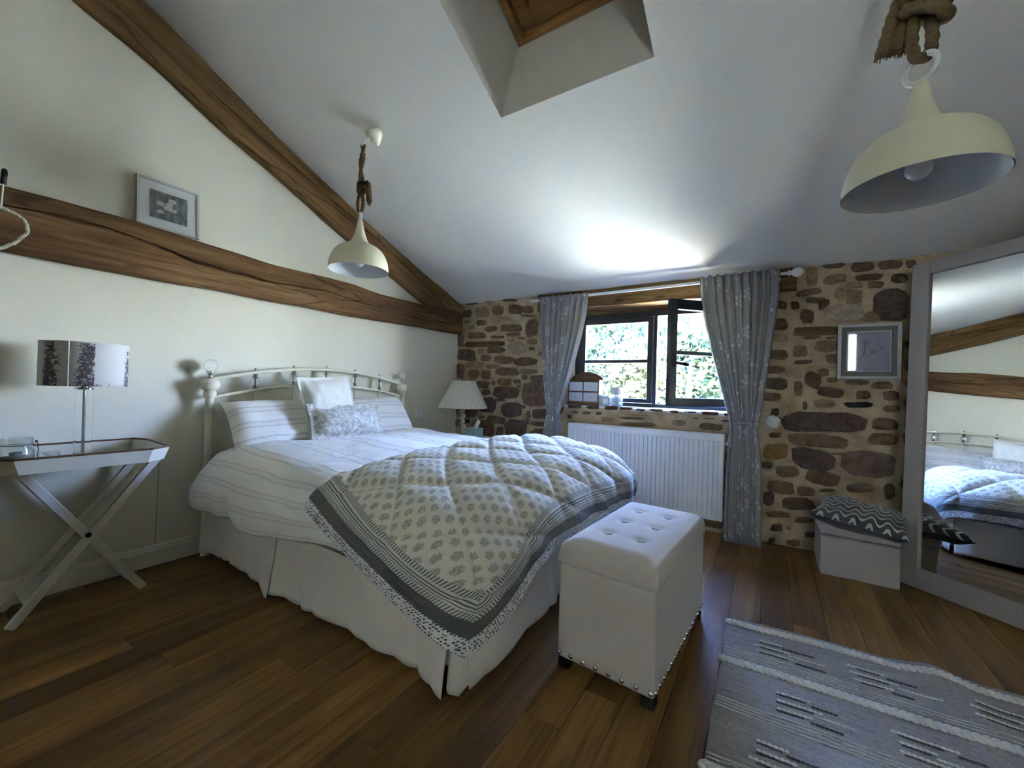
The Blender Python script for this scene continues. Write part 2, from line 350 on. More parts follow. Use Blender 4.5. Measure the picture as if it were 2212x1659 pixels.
m = fabric('cushion_velvet', (.55, .53, .47)); nz = m.noise(m.co('UV'), 38, 4, .55, .6); m.set('Base Color', m.ramp(nz, [(.40, (.40, .375, .33)), (.50, (.56, .535, .47)), (.60, (.68, .66, .60))])); m.bump(nz, .6, .01); M_VELVET = m.m
m = fabric('zigzag_wool', (.1, .1, .1)); u = m.sep(m.co('UV'))
wv = m.ma('ADD', m.ma('MULTIPLY', u[0], 15), m.ma('MULTIPLY', m.ma('SINE', m.ma('MULTIPLY', u[1], 75)), .42)); fz = m.ma('FRACT', wv)
lnz = m.ma('MULTIPLY', m.ma('GREATER_THAN', fz, .70), m.ma('LESS_THAN', m.ma('FRACT', m.ma('ADD', m.ma('MULTIPLY', u[1], 6.366), .1)), 2.0))
m.set('Base Color', m.mix(lnz, (.085, .082, .080), (.55, .53, .50))); m.bump(lnz, .6, .006); M_ZIG = m.m
m = fabric('cushion_back', (.085, .082, .08)); M_ZIGB = m.m
m = fabric('rug_weave', (.40, .37, .34), 300); v = m.pos(); l1 = m.ma('MULTIPLY_ADD', m.noise(m.mp(v, (5, 150, 1)), 1, 3, .6), .6, m.ma('MULTIPLY', m.noise(m.mp(v, (60, 90, 1)), 1, 3, .6), .4)); l2 = m.noise(m.mp(v, (24, 230, 1)), 1, 2, .5)
c = m.ramp(l1, [(.30, (.15, .13, .11)), (.46, (.29, .255, .22)), (.60, (.385, .345, .30)), (.80, (.52, .48, .42))]); c = m.mix(m.ramp(l2, [(.30, 1.0), (.37, 0.0)]), c, (.07, .065, .07))
m.set('Base Color', c); m.bump(m.noise(m.mp(v, (30, 260, 1)), 1, 3), .6, .006); M_RUG = m.m
M_WOOL = fabric('cream_wool', (.72, .69, .63), 200, .5).m
M_FLECK = fabric('charcoal_wool', (.11, .10, .095), 200, .5).m
m = Mat('pleated_shade', (.72, .69, .60), .8); m.translucent(.25, (.7, .66, .55)); M_PLEAT = m.m
# toile drum shade
m = Mat('toile_shade', (.62, .60, .55), .8); u = m.sep(m.co('UV')); nz = m.noise(m.comb(m.ma('MULTIPLY', u[0], 42), m.ma('MULTIPLY', u[1], 9)), 1, 6, .72, .6)
acc = None
for cxx, wd, hh in ((.836, .070, .97), (.975, .085, .97), (.164, .055, .85), (.40, .07, .9), (.60, .06, .9)):
    d = m.ma('ABSOLUTE', m.ma('SUBTRACT', m.ma('MULTIPLY_ADD', nz, .16, m.ma('SUBTRACT', u[0], .08)), cxx)); wdy = m.ma('MULTIPLY', m.ma('SUBTRACT', hh+.2, m.ma('MULTIPLY', u[1], .62)), wd)
    t_ = m.ma('MULTIPLY', m.ramp(m.ma('DIVIDE', d, wdy), [(.25, 1.0), (1.15, 0.0)]), m.ma('LESS_THAN', u[1], hh)); acc = t_ if acc is None else m.ma('MAXIMUM', acc, t_)
acc = m.ma('MAXIMUM', acc, m.ramp(u[1], [(.0, .75), (.32, 0.0)]))
fine = m.noise(m.comb(m.ma('MULTIPLY', u[0], 130), m.ma('MULTIPLY', u[1], 28)), 1, 4, .7)
ink = m.ramp(m.ma('SUBTRACT', m.ma('MULTIPLY_ADD', acc, .30, .29), m.ma('MULTIPLY_ADD', fine, .55, m.ma('MULTIPLY', nz, .45))), [(.0, 0.0), (.06, 1.0)])
m.set('Base Color', m.mix(ink, (.60, .585, .54), (.075, .06, .07))); M_TOILE = m.m
M_DARKIN = Mat('shade_lining', (.12, .11, .07), .8).m
# ---------------------------------------------------------------- room shell
def zc(y):
    t = 3.9-y
    return 2.2+.30*t+.037*t*t if t < 4.6 else 2.2+.30*4.6+.037*4.6**2-.55*(t-4.6)
XR, YB = 2.7, -3.6
# ceiling with the skylight opening
SK = (-1.445, -.52, 1.22, 2.065)
cb = MB(); ys = [4.36, 4.1, 3.9]+[3.9-.16*i for i in range(1, 11)]+[SK[3]]+[SK[3]-(SK[3]-SK[2])*i/6 for i in range(1, 7)]+[SK[2]-.2*i for i in range(1, 10)]+[-.7, YB-.2]
xs = [XW-.2]+[XW+i*(SK[0]-XW)/6 for i in range(7)]+[SK[1]]+[SK[1]+(XR-SK[1])*i/8 for i in range(1, 9)]+[XR+.2]
for y in ys:
    for x in xs: cb.v.append((x, y, zc(y)))
nx = len(xs)
for j in range(len(ys)-1):
    for i in range(nx-1):
        xm, ym = (xs[i]+xs[i+1])/2, (ys[j]+ys[j+1])/2
        if SK[0] < xm < SK[1] and SK[2] < ym < SK[3]: continue
        cb.f.append((j*nx+i, j*nx+i+1, (j+1)*nx+i+1, (j+1)*nx+i))
struct(mk('ceiling', cb, M_CEIL, smooth=30))
# headboard wall, right wall, wall behind the viewer
wall_left = struct(mk('wall_left', MB().box(XW-.25, XW, YB-.2, 4.35, -.1, 5), M_WALL))
jt = mk('plaster_crack', MB().bar((XW, .994, .80), (XW, .986, .13), .003, .001, up=(1, 0, 0)), Mat('crack_shadow', (.18, .17, .15), .9).m); jt.parent = wall_left; jt.matrix_parent_inverse = Matrix.Translation(-Vector(wall_left.location))
struct(mk('wall_right', MB().box(XR, XR+.25, YB-.2, 4.35, -.1, 5), M_WALL))
def rear_window(nm, W2):
    w2 = sroot(nm, ((W2[0]+W2[1])/2, YB-.15, W2[2])); o2 = w2.location; xm = (W2[0]+W2[1])/2
    for x0, x1, z0, z1 in ((W2[0], W2[0]+.07, W2[2], W2[3]), (W2[1]-.07, W2[1], W2[2], W2[3]), (W2[0]+.07, W2[1]-.07, W2[2], W2[2]+.07), (W2[0]+.07, W2[1]-.07, W2[3]-.07, W2[3]), (xm-.03, xm+.03, W2[2]+.07, W2[3]-.07)):
        mk('frame', MB().box(x0, x1, YB-.18, YB-.12, z0, z1), M_WHITE, w2, off=o2)
    for x0, x1 in ((W2[0]+.07, xm-.03), (xm+.03, W2[1]-.07)): mk('pane', MB().box(x0, x1, YB-.155, YB-.149, W2[2]+.07, W2[3]-.07), M_PANE, w2, off=o2)
WA = (.95, 1.66, 1.45, 2.62)
wf = MB()
for x0, x1, z0, z1 in ((XW, WA[0], -.1, 5), (WA[1], XR, -.1, 5), (WA[0], WA[1], -.1, WA[2]), (WA[0], WA[1], WA[3], 5)): wf.box(x0, x1, YB-.3, YB, z0, z1)
struct(mk('wall_front', wf, M_WALL)); rear_window('window_2', WA)
# baseboard along the headboard wall
bb = MB(); prof = [(0, 0), (.018, 0), (.018, .095), (.014, .105), (.012, .118), (.006, .126), (0, .13)]
for y in (YB, YW): bb.v += [(XW+a, y, z) for a, z in prof]
n = len(prof); bb.f += [(i, (i+1) % n, n+(i+1) % n, n+i) for i in range(n)]+[tuple(range(n)), tuple(range(2*n-1, n-1, -1))]
struct(mk('baseboard_left', bb, M_TRIM))
# stone wall with the window opening
WX0, WX1, WZ0, WZ1 = -1.80, -.17, 1.02, 2.03
sw = MB()
def pan(x0, x1, z0, z1, nx_, nz_):
    sw.grid(lambda u, v: (lerp(x0, x1, u), 3.902+.004*vn(lerp(x0, x1, u)*5, lerp(z0, z1, v)*5, 3), lerp(z0, z1, v)), nx_, nz_)
pan(XW, WX0, 0, 2.3, 24, 36); pan(WX1, XR, 0, 2.3, 40, 36); pan(WX0, WX1, 0, WZ0, 24, 16); pan(WX0, WX1, WZ1, 2.3, 24, 4)
sw.box(XW-.2, WX0, 3.91, 4.35, -.1, 2.3).box(WX1, XR+.2, 3.91, 4.35, -.1, 2.3).box(WX0, WX1, 3.91, 4.35, -.1, WZ0).box(WX0, WX1, 3.91, 4.35, WZ1+.02, 2.3)
wall_back = struct(mk('wall_back', sw, M_MORTAR, loc=(0, 0, 0), smooth=40))
STONES='B -3086,2069 -3100,2041 -3139,2025 -3209,2042 -3218,2062 -3212,2109 -3193,2123 -3108,2123 -3085,2103|T -2818,2066 -2827,2026 -2876,2026 -2951,2021 -2991,2037 -3011,2057 -3036,2118 -3012,2134 -2977,2149 -2885,2147 -2853,2132 -2829,2110|B -2615,2076 -2632,2053 -2654,2034 -2712,2033 -2753,2035 -2765,2058 -2777,2099 -2766,2133 -2738,2147 -2679,2152 -2655,2135 -2624,2124|D -2347,2052 -2359,2034 -2389,2024 -2505,2031 -2539,2045 -2536,2063 -2546,2121 -2533,2135 -2480,2139 -2403,2124 -2367,2111 -2334,2095|B -2218,2054 -2220,2023 -2282,2024 -2334,2026 -2345,2058 -2340,2093 -2322,2112 -2253,2101 -2220,2085|B -2195,1976 -2263,1980 -2357,1993 -2374,1999 -2380,2013 -2360,2020 -2239,2006 -2214,2000 -2193,1989|P -2541,1965 -2537,1953 -2626,1951 -2694,1960 -2719,1980 -2704,2007 -2677,2009 -2563,2006 -2540,1991|T -3103,1963 -3125,1959 -3172,1961 -3192,1966 -3190,1992 -3186,2004 -3150,2000 -3114,1995 -3099,1982|B -2853,1957 -2863,1922 -2931,1923 -2970,1921 -3001,1936 -3005,1974 -2972,1992 -2897,1988 -2866,1978|T -3022,1889 -3037,1882 -3064,1883 -3119,1888 -3132,1911 -3126,1925 -3097,1934 -3055,1934 -3031,1917|B -2697,1861 -2731,1848 -2821,1834 -2849,1844 -2883,1874 -2860,1894 -2796,1908 -2735,1911 -2709,1896|B -2362,1836 -2387,1824 -2461,1828 -2586,1834 -2647,1843 -2635,1872 -2648,1901 -2616,1916 -2536,1910 -2425,1910 -2376,1896 -2360,1856|B -2154,1815 -2171,1778 -2212,1766 -2276,1753 -2294,1776 -2310,1800 -2310,1891 -2289,1915 -2268,1948 -2193,1959 -2163,1936 -2149,1900|B -2850,1793 -2867,1773 -2911,1766 -2968,1768 -3099,1772 -3127,1786 -3114,1820 -3112,1835 -3081,1846 -2956,1843 -2911,1836 -2864,1820|B -2604,1760 -2644,1757 -2737,1758 -2774,1767 -2784,1777 -2776,1792 -2675,1789 -2618,1786 -2597,1778|B -2378,1800 -2393,1776 -2431,1769 -2529,1774 -2567,1777 -2566,1810 -2527,1814 -2459,1815 -2389,1815|T -2467,1722 -2480,1719 -2530,1722 -2546,1728 -2549,1745 -2535,1751 -2505,1750 -2471,1748 -2463,1739|T -2320,1736 -2353,1734 -2403,1736 -2417,1746 -2416,1760 -2397,1765 -2353,1762 -2324,1758 -2323,1752|D -3195,1740 -3227,1715 -3288,1725 -3309,1749 -3312,1811 -3293,1832 -3266,1844 -3204,1819 -3190,1788|W -2593,1674 -2645,1666 -2775,1664 -3081,1665 -3153,1671 -3169,1677 -3156,1722 -3129,1728 -3015,1728 -2670,1725 -2608,1720 -2591,1713|T -3173,1685 -3204,1673 -3270,1677 -3292,1686 -3305,1711 -3283,1723 -3241,1729 -3193,1725 -3182,1713|B -2569,1616 -2606,1601 -2638,1585 -2729,1587 -2816,1584 -2828,1597 -2837,1626 -2829,1642 -2813,1657 -2681,1663 -2632,1658 -2604,1645|P -2301,1593 -2331,1574 -2363,1556 -2466,1564 -2492,1579 -2544,1608 -2542,1664 -2521,1698 -2463,1708 -2376,1703 -2340,1688 -2316,1670|T -2166,1680 -2186,1668 -2245,1676 -2276,1683 -2279,1726 -2256,1733 -2212,1738 -2176,1724 -2162,1714|D -2187,1617 -2191,1609 -2228,1609 -2251,1612 -2257,1620 -2256,1635 -2247,1639 -2211,1640 -2187,1634|B -3000,1523 -2989,1497 -3073,1488 -3200,1510 -3267,1518 -3298,1545 -3280,1594 -3273,1630 -3214,1644 -3089,1637 -3008,1615 -3008,1594|T -2886,1610 -2893,1592 -2923,1588 -2971,1591 -2975,1604 -2970,1637 -2961,1641 -2906,1644 -2890,1631|B -2772,1535 -2791,1503 -2823,1492 -2898,1496 -2915,1511 -2928,1557 -2898,1563 -2831,1569 -2783,1555|B -2471,1472 -2498,1458 -2601,1457 -2669,1465 -2717,1485 -2727,1498 -2729,1537 -2698,1551 -2628,1549 -2498,1540 -2446,1525 -2457,1507|B -2162,1459 -2199,1442 -2245,1438 -2386,1434 -2425,1450 -2459,1465 -2469,1500 -2407,1520 -2350,1533 -2233,1528 -2199,1516 -2146,1502|D -2102,1565 -2104,1557 -2127,1558 -2136,1560 -2145,1565 -2139,1577 -2133,1579 -2112,1581 -2102,1578|D -3170,1309 -3181,1270 -3241,1284 -3261,1281 -3289,1307 -3300,1343 -3297,1440 -3279,1463 -3226,1461 -3193,1456 -3169,1449 -3164,1390|T -2876,1436 -2896,1421 -2947,1412 -3058,1408 -3103,1415 -3149,1425 -3150,1462 -3137,1479 -3092,1488 -2956,1489 -2897,1483 -2860,1475|T -2653,1410 -2697,1405 -2789,1404 -2835,1411 -2852,1434 -2832,1453 -2747,1458 -2668,1455 -2649,1444|B -2934,1338 -2957,1299 -2987,1279 -3047,1269 -3075,1278 -3103,1303 -3108,1338 -3095,1377 -3086,1394 -3032,1389 -2971,1398 -2946,1373|B -2770,1294 -2783,1276 -2842,1274 -2900,1290 -2916,1339 -2901,1379 -2858,1385 -2792,1382 -2772,1366|B -2374,1362 -2390,1333 -2433,1325 -2586,1323 -2645,1332 -2704,1342 -2708,1387 -2675,1403 -2634,1419 -2504,1418 -2426,1408 -2410,1396|T -2150,1351 -2195,1348 -2318,1343 -2350,1354 -2368,1382 -2345,1395 -2274,1399 -2157,1391 -2145,1372|D -2272,1305 -2277,1285 -2302,1277 -2335,1283 -2346,1302 -2339,1327 -2329,1338 -2286,1340 -2272,1329|D -2026,1274 -2039,1256 -2047,1242 -2164,1249 -2199,1248 -2220,1272 -2241,1312 -2213,1325 -2187,1329 -2096,1336 -2050,1323 -2032,1306|D -2796,1195 -2808,1170 -2900,1172 -2953,1179 -2971,1223 -2956,1255 -2907,1260 -2824,1255 -2782,1243|D -2706,1219 -2714,1212 -2729,1207 -2749,1212 -2758,1233 -2755,1253 -2743,1259 -2718,1255 -2706,1247|B -2485,1255 -2479,1220 -2511,1208 -2586,1206 -2644,1208 -2660,1223 -2683,1251 -2662,1277 -2636,1291 -2592,1293 -2495,1289 -2486,1273|B -2355,1245 -2365,1235 -2423,1236 -2444,1240 -2453,1259 -2447,1276 -2412,1284 -2374,1283 -2358,1270|B -2354,1197 -2368,1191 -2394,1189 -2402,1195 -2406,1213 -2392,1221 -2369,1223 -2361,1221 -2352,1206|D -1989,1079 -2004,1019 -2092,997 -2230,985 -2315,1018 -2336,1082 -2322,1168 -2310,1236 -2217,1260 -2077,1240 -2016,1200 -1979,1173|D -2382,1094 -2412,1073 -2474,1062 -2629,1053 -2688,1072 -2742,1095 -2724,1152 -2705,1184 -2646,1195 -2475,1199 -2392,1186 -2371,1159|D -2764,1107 -2782,1097 -2838,1085 -2869,1089 -2887,1106 -2879,1143 -2863,1163 -2791,1162 -2771,1145|D -2687,940 -2704,908 -2737,884 -2845,887 -2904,883 -2921,906 -2934,992 -2889,1035 -2868,1056 -2736,1071 -2722,1049 -2673,1027|D -2555,1032 -2601,1025 -2679,1024 -2717,1027 -2708,1044 -2701,1048 -2649,1054 -2579,1056 -2559,1048|D -2329,927 -2341,881 -2389,864 -2474,842 -2562,852 -2594,884 -2614,952 -2597,982 -2566,1011 -2446,1022 -2352,1022 -2332,988|D -2286,963 -2294,958 -2316,957 -2324,960 -2328,981 -2322,993 -2309,1000 -2289,997 -2288,988|D -2217,875 -2225,858 -2260,856 -2271,868 -2275,900 -2267,925 -2250,935 -2227,937 -2219,920|D -2012,898 -2016,879 -2043,868 -2126,856 -2175,857 -2192,874 -2197,922 -2191,942 -2156,962 -2077,968 -2025,967 -2000,945|D -2959,838 -2990,816 -3055,810 -3165,802 -3249,808 -3275,834 -3302,884 -3263,910 -3171,924 -3056,924 -2979,917 -2934,892|B -2838,831 -2844,818 -2868,817 -2921,812 -2934,818 -2926,837 -2909,843 -2858,846 -2837,846|D -2549,775 -2576,760 -2614,763 -2755,759 -2802,767 -2818,784 -2799,826 -2801,849 -2741,854 -2641,848 -2572,839 -2548,816|D -2266,682 -2300,644 -2336,614 -2467,605 -2531,612 -2543,662 -2562,764 -2512,805 -2481,832 -2353,827 -2298,828 -2262,776|D -2238,814 -2240,796 -2247,788 -2267,787 -2273,800 -2273,832 -2270,843 -2248,847 -2237,838|D -2003,804 -2010,787 -2072,778 -2170,779 -2222,789 -2222,814 -2178,822 -2082,825 -2012,824|D -2693,668 -2719,618 -2779,609 -2923,615 -2986,611 -3038,647 -3043,727 -3022,768 -2976,792 -2840,792 -2719,775 -2711,748|D -2565,679 -2580,630 -2621,609 -2659,619 -2667,638 -2662,706 -2641,728 -2587,738 -2576,716|D -2020,636 -2048,601 -2079,589 -2175,588 -2197,602 -2228,626 -2220,704 -2179,724 -2152,743 -2053,753 -2017,739 -2005,684|D -3173,706 -3198,689 -3269,689 -3288,707 -3281,750 -3265,770 -3216,772 -3178,766 -3164,746|D -3073,764 -3074,746 -3098,743 -3136,740 -3146,756 -3141,777 -3133,783 -3089,786 -3075,780|B -2431,2179 -2453,2170 -2562,2179 -2617,2186 -2651,2197 -2626,2208 -2570,2210 -2481,2200 -2458,2195|B -2999,2189 -3047,2184 -3125,2185 -3178,2191 -3190,2209 -3153,2217 -3086,2221 -3014,2215 -2989,2205|B -2791,2189 -2804,2185 -2872,2192 -2888,2200 -2892,2214 -2879,2222 -2834,2217 -2789,2212 -2786,2195|B -2032,1481 -2039,1469 -2063,1464 -2073,1471 -2077,1499 -2074,1515 -2065,1524 -2040,1521 -2035,1509|T -2081,1867 -2088,1850 -2107,1854 -2116,1858 -2122,1893 -2120,1907 -2108,1917 -2091,1912 -2084,1903|B 470,2189 453,2176 438,2169 368,2171 347,2180 332,2191 326,2213 331,2227 353,2230 406,2233 451,2226 452,2215|B 636,2147 624,2130 596,2122 557,2123 523,2125 507,2140 499,2169 511,2185 519,2195 584,2193 609,2186 627,2175|B 777,2131 760,2121 730,2123 676,2125 662,2136 651,2163 655,2177 670,2185 729,2188 755,2182 779,2177 787,2150|D 859,2127 846,2116 819,2118 809,2128 801,2157 806,2173 820,2173 850,2170 855,2156|T 302,2082 295,2053 271,2055 243,2061 237,2079 228,2108 233,2174 233,2197 270,2198 290,2197 300,2171 303,2135|T 473,2083 475,2064 440,2058 391,2047 355,2055 338,2058 336,2090 355,2110 367,2118 418,2123 461,2120 480,2109|B 675,2063 668,2058 648,2052 563,2057 541,2062 527,2077 532,2096 546,2098 574,2103 649,2100 675,2095 686,2085|D 813,2034 809,2023 789,2018 762,2018 740,2027 726,2036 726,2066 731,2077 747,2085 778,2085 800,2074 812,2059|T 571,2019 570,2005 556,2006 515,2006 496,2011 485,2017 475,2040 485,2050 495,2052 538,2051 561,2047 574,2036|B 681,1998 672,1991 643,1996 619,1995 601,2004 600,2032 603,2043 614,2050 656,2045 672,2041 681,2034 692,2021|T 332,2002 323,1990 293,1985 243,1981 184,1976 171,1985 170,1996 170,2015 194,2019 265,2027 298,2031 320,2025|B 355,1924 347,1917 330,1910 290,1913 263,1917 241,1923 234,1948 244,1955 265,1961 305,1956 338,1952 349,1947|T 469,1961 466,1939 462,1925 435,1928 423,1938 416,1947 410,1986 416,2005 424,2019 445,2018 458,2005 464,1995|B 192,1892 182,1875 154,1876 140,1878 136,1902 134,1931 145,1939 177,1937 187,1919|D 107,1904 98,1883 80,1883 47,1895 41,1915 41,1943 54,1955 85,1948 106,1932|B 283,1781 275,1756 250,1761 217,1758 208,1784 196,1804 202,1857 210,1867 234,1873 266,1862 282,1848 287,1828|B 381,1896 381,1873 364,1861 333,1848 324,1847 318,1860 313,1897 318,1920 327,1925 353,1938 372,1937 378,1928|P 593,1815 564,1767 499,1761 399,1745 344,1748 338,1781 311,1847 338,1873 373,1896 517,1889 573,1895 572,1862|T 569,1904 561,1891 532,1879 495,1883 478,1895 478,1931 479,1973 480,1999 514,1996 551,1986 569,1978 569,1958|D 812,1801 813,1761 780,1746 671,1754 643,1778 631,1819 634,1926 650,1954 689,1982 760,1981 809,1945 826,1917|T 680,1766 669,1753 645,1748 606,1752 587,1760 576,1783 576,1809 598,1819 614,1827 659,1817 678,1813 681,1792|W 444,1688 435,1667 417,1662 229,1662 181,1664 158,1670 155,1683 165,1726 178,1731 361,1730 421,1725 443,1718|B 319,1640 287,1636 243,1634 215,1640 213,1650 231,1657 294,1659 323,1658 335,1647|B 423,1639 422,1634 399,1630 373,1630 365,1635 364,1644 372,1648 407,1650 423,1650|B 118,1732 98,1716 81,1715 41,1718 27,1730 16,1750 16,1794 38,1803 69,1810 95,1807 106,1792 119,1758|T 125,1627 106,1615 80,1618 28,1623 12,1626 13,1649 18,1672 35,1682 46,1690 103,1683 117,1672 129,1642|B 129,1500 112,1486 98,1475 36,1480 0,1484 -4,1502 -7,1540 0,1553 16,1559 75,1558 104,1557 115,1540|T 253,1532 244,1502 223,1498 191,1496 165,1500 156,1517 158,1561 161,1582 178,1591 219,1586 236,1586 245,1571|B 437,1557 417,1540 396,1532 325,1536 304,1548 291,1559 304,1602 315,1619 337,1622 399,1620 434,1615 434,1595|B 441,1484 437,1461 432,1448 394,1447 380,1452 372,1465 365,1485 365,1508 382,1512 395,1518 424,1514 439,1502|B 274,1449 254,1443 185,1439 161,1445 167,1463 177,1471 239,1476 277,1474 286,1466|B 111,1382 94,1370 82,1365 24,1365 -3,1367 -12,1376 -21,1403 -17,1417 6,1427 61,1429 85,1419 107,1412|B 341,1296 326,1265 317,1244 279,1261 258,1272 238,1298 235,1341 247,1376 262,1390 283,1383 319,1364 334,1341|B 384,1353 359,1348 330,1343 314,1359 313,1387 326,1403 359,1409 384,1400 386,1373|B 440,1306 423,1300 392,1297 379,1306 372,1321 378,1335 412,1339 429,1341 441,1325|B 125,1257 109,1238 66,1235 13,1240 -32,1245 -45,1260 -25,1310 -17,1328 15,1332 85,1331 120,1317 126,1299|B 223,1218 219,1196 202,1191 185,1193 174,1199 171,1223 171,1273 171,1300 184,1306 211,1306 221,1288 225,1273|B 474,1215 472,1198 452,1184 412,1184 346,1197 326,1206 316,1225 324,1258 338,1267 428,1261 452,1254 478,1246|B 750,1271 738,1263 715,1260 671,1257 641,1261 630,1272 637,1294 648,1307 680,1312 726,1313 739,1303 748,1292|D 605,1293 599,1288 512,1285 489,1289 486,1305 500,1312 555,1315 605,1315 621,1307|B 77,1164 66,1148 34,1140 -20,1142 -43,1148 -63,1163 -60,1193 -34,1207 -2,1213 54,1208 76,1204 90,1192|B 631,1201 619,1188 608,1181 574,1181 555,1177 551,1190 548,1224 555,1240 565,1246 599,1246 618,1245 623,1235|B 783,1210 783,1189 767,1182 735,1174 715,1182 704,1186 699,1215 698,1237 717,1241 748,1250 770,1240 780,1233|D 258,1101 253,1091 237,1082 231,1087 228,1124 229,1142 238,1149 250,1150 256,1130|T 426,1128 410,1117 398,1108 343,1106 317,1108 302,1120 298,1154 317,1165 340,1172 394,1170 414,1165 429,1158|K 637,1130 628,1125 596,1120 521,1115 500,1117 488,1127 473,1146 494,1154 526,1155 611,1162 624,1158 647,1152|B 789,1111 783,1103 764,1097 738,1092 712,1098 708,1105 697,1122 710,1138 720,1141 757,1146 776,1142 788,1138|B 77,1063 70,1031 45,1030 30,1031 19,1039 21,1071 32,1084 56,1088 74,1082|D 601,957 515,930 398,929 192,906 111,922 86,1001 133,1046 205,1069 390,1070 498,1081 561,1060 619,1033|B 778,976 757,971 729,966 668,965 642,973 644,1000 645,1030 656,1048 687,1053 744,1049 764,1039 781,1014|D 92,861 79,853 39,846 19,849 9,859 18,885 33,889 82,894 95,890|B 513,845 496,808 440,802 324,801 193,800 149,819 132,864 141,883 219,900 366,903 466,894 510,874|B 783,896 771,870 734,855 674,856 641,853 617,870 627,912 636,921 651,939 721,941 756,935 780,925|O 140,762 131,697 112,689 77,677 10,664 -21,687 -28,711 -18,771 7,793 37,796 123,808 140,790|D 432,656 397,635 368,613 234,627 201,650 173,677 163,770 193,790 252,794 371,776 407,762 439,728|D 764,651 732,634 681,613 557,612 518,625 470,669 473,770 508,786 592,808 695,801 765,782 775,746|D 39,612 28,599 -24,595 -32,605 -35,634 -25,647 17,654 34,651 47,637|B 219,574 198,558 178,547 114,540 77,545 65,569 59,612 76,621 103,627 180,636 201,631 212,609|B 453,526 430,515 394,511 301,522 276,539 251,552 266,603 283,625 338,627 434,611 473,595 465,564|B 193,428 166,408 101,404 41,411 15,420 2,442 14,495 40,503 79,510 151,506 182,497 181,467|B 317,448 321,426 297,420 249,414 227,411 206,426 202,450 207,471 225,485 277,489 301,481 316,469|D 665,524 641,510 584,495 529,491 508,497 503,524 509,541 524,552 561,563 622,570 647,564 653,555|B 442,479 426,473 374,463 348,461 342,478 354,484 388,493 427,498 438,493|D 54,343 54,316 43,300 6,295 -14,307 -17,327 -23,372 -14,398 4,409 31,414 44,409 58,393|B 333,338 307,321 263,308 167,288 142,297 112,300 110,354 122,375 168,390 262,404 291,393 314,377|B 170,237 153,228 128,222 49,209 13,210 10,218 -7,238 16,250 42,263 111,270 134,266 163,262|B 318,235 303,221 293,215 251,203 213,198 200,204 199,219 201,237 213,243 266,252 296,254 313,251|B 121,120 99,106 60,101 32,107 40,134 48,148 97,166 113,165 117,140|B 171,142 169,136 155,133 146,132 144,140 147,156 152,159 165,160 174,158|B 336,124 328,111 302,104 268,95 261,106 258,127 276,144 309,147 328,149|B 232,30 219,15 200,3 163,-5 155,2 145,14 141,32 148,47 180,57 210,67 228,64 233,55|B 68,22 65,13 49,6 30,3 26,10 29,32 35,39 61,48 70,43|D 773,503 761,489 748,476 727,471 718,484 717,505 714,554 720,574 733,588 754,583 765,577 773,552|T 490,767 483,759 468,755 423,753 411,756 412,768 421,771 470,779 479,776|D -1614,1008 -1638,998 -1721,993 -1759,993 -1774,1012 -1760,1022 -1733,1026 -1646,1030 -1621,1023|D -1429,1013 -1433,1003 -1463,998 -1538,998 -1564,1006 -1558,1021 -1541,1028 -1484,1029 -1437,1028|R -1235,1006 -1247,1001 -1325,998 -1362,1000 -1373,1006 -1370,1030 -1344,1035 -1255,1037 -1237,1031|R -1093,1008 -1101,1005 -1192,1003 -1220,1004 -1225,1010 -1222,1029 -1190,1032 -1109,1033 -1095,1030|D -981,1007 -1004,1002 -1040,1004 -1068,1006 -1066,1019 -1052,1027 -1029,1027 -984,1025 -979,1021|D -812,1014 -821,1006 -872,1004 -923,1006 -937,1011 -943,1027 -920,1031 -844,1032 -821,1028|R -683,1005 -689,1002 -748,1000 -756,1002 -759,1018 -755,1025 -707,1027 -687,1026 -683,1024|D -538,1011 -549,1007 -607,1004 -638,1008 -637,1018 -631,1025 -580,1026 -542,1026 -531,1022|R -360,1004 -385,1001 -474,999 -498,1001 -500,1022 -492,1030 -465,1032 -370,1032 -357,1027|R -261,1008 -265,1002 -303,1001 -313,1002 -318,1008 -317,1023 -308,1026 -273,1026 -263,1023|D -1657,952 -1662,942 -1684,939 -1708,939 -1713,954 -1712,965 -1694,967 -1667,969 -1663,965|B -1516,952 -1529,943 -1557,938 -1599,938 -1605,946 -1599,962 -1580,966 -1541,968 -1519,964|D -1402,951 -1416,944 -1430,942 -1459,942 -1465,956 -1463,965 -1449,969 -1419,970 -1405,968|T -944,958 -992,955 -1141,953 -1166,955 -1175,966 -1149,969 -1033,973 -973,971 -935,964|B -989,923 -1036,917 -1140,914 -1212,920 -1218,932 -1179,940 -1112,943 -1025,943 -981,937|D -514,965 -526,961 -546,959 -556,959 -561,962 -558,969 -548,970 -519,971 -516,970|B -384,968 -408,964 -456,963 -474,964 -483,969 -483,972 -457,975 -406,975 -387,973|B -262,961 -273,953 -300,952 -331,951 -335,957 -334,965 -322,968 -287,970 -268,967|B -864,878 -899,870 -941,865 -1016,859 -1162,855 -1221,857 -1202,873 -1216,881 -1148,888 -1006,896 -907,898 -897,894|B -325,887 -350,874 -377,874 -455,875 -498,879 -513,894 -498,916 -487,928 -435,933 -372,927 -318,922 -329,912|T -1264,892 -1280,881 -1315,874 -1395,877 -1401,894 -1398,916 -1353,923 -1289,921 -1270,914|B -1724,892 -1732,884 -1758,882 -1767,888 -1771,897 -1769,918 -1762,926 -1732,924 -1723,920|T -620,902 -645,889 -699,889 -727,901 -738,926 -717,937 -679,943 -629,938 -613,925'
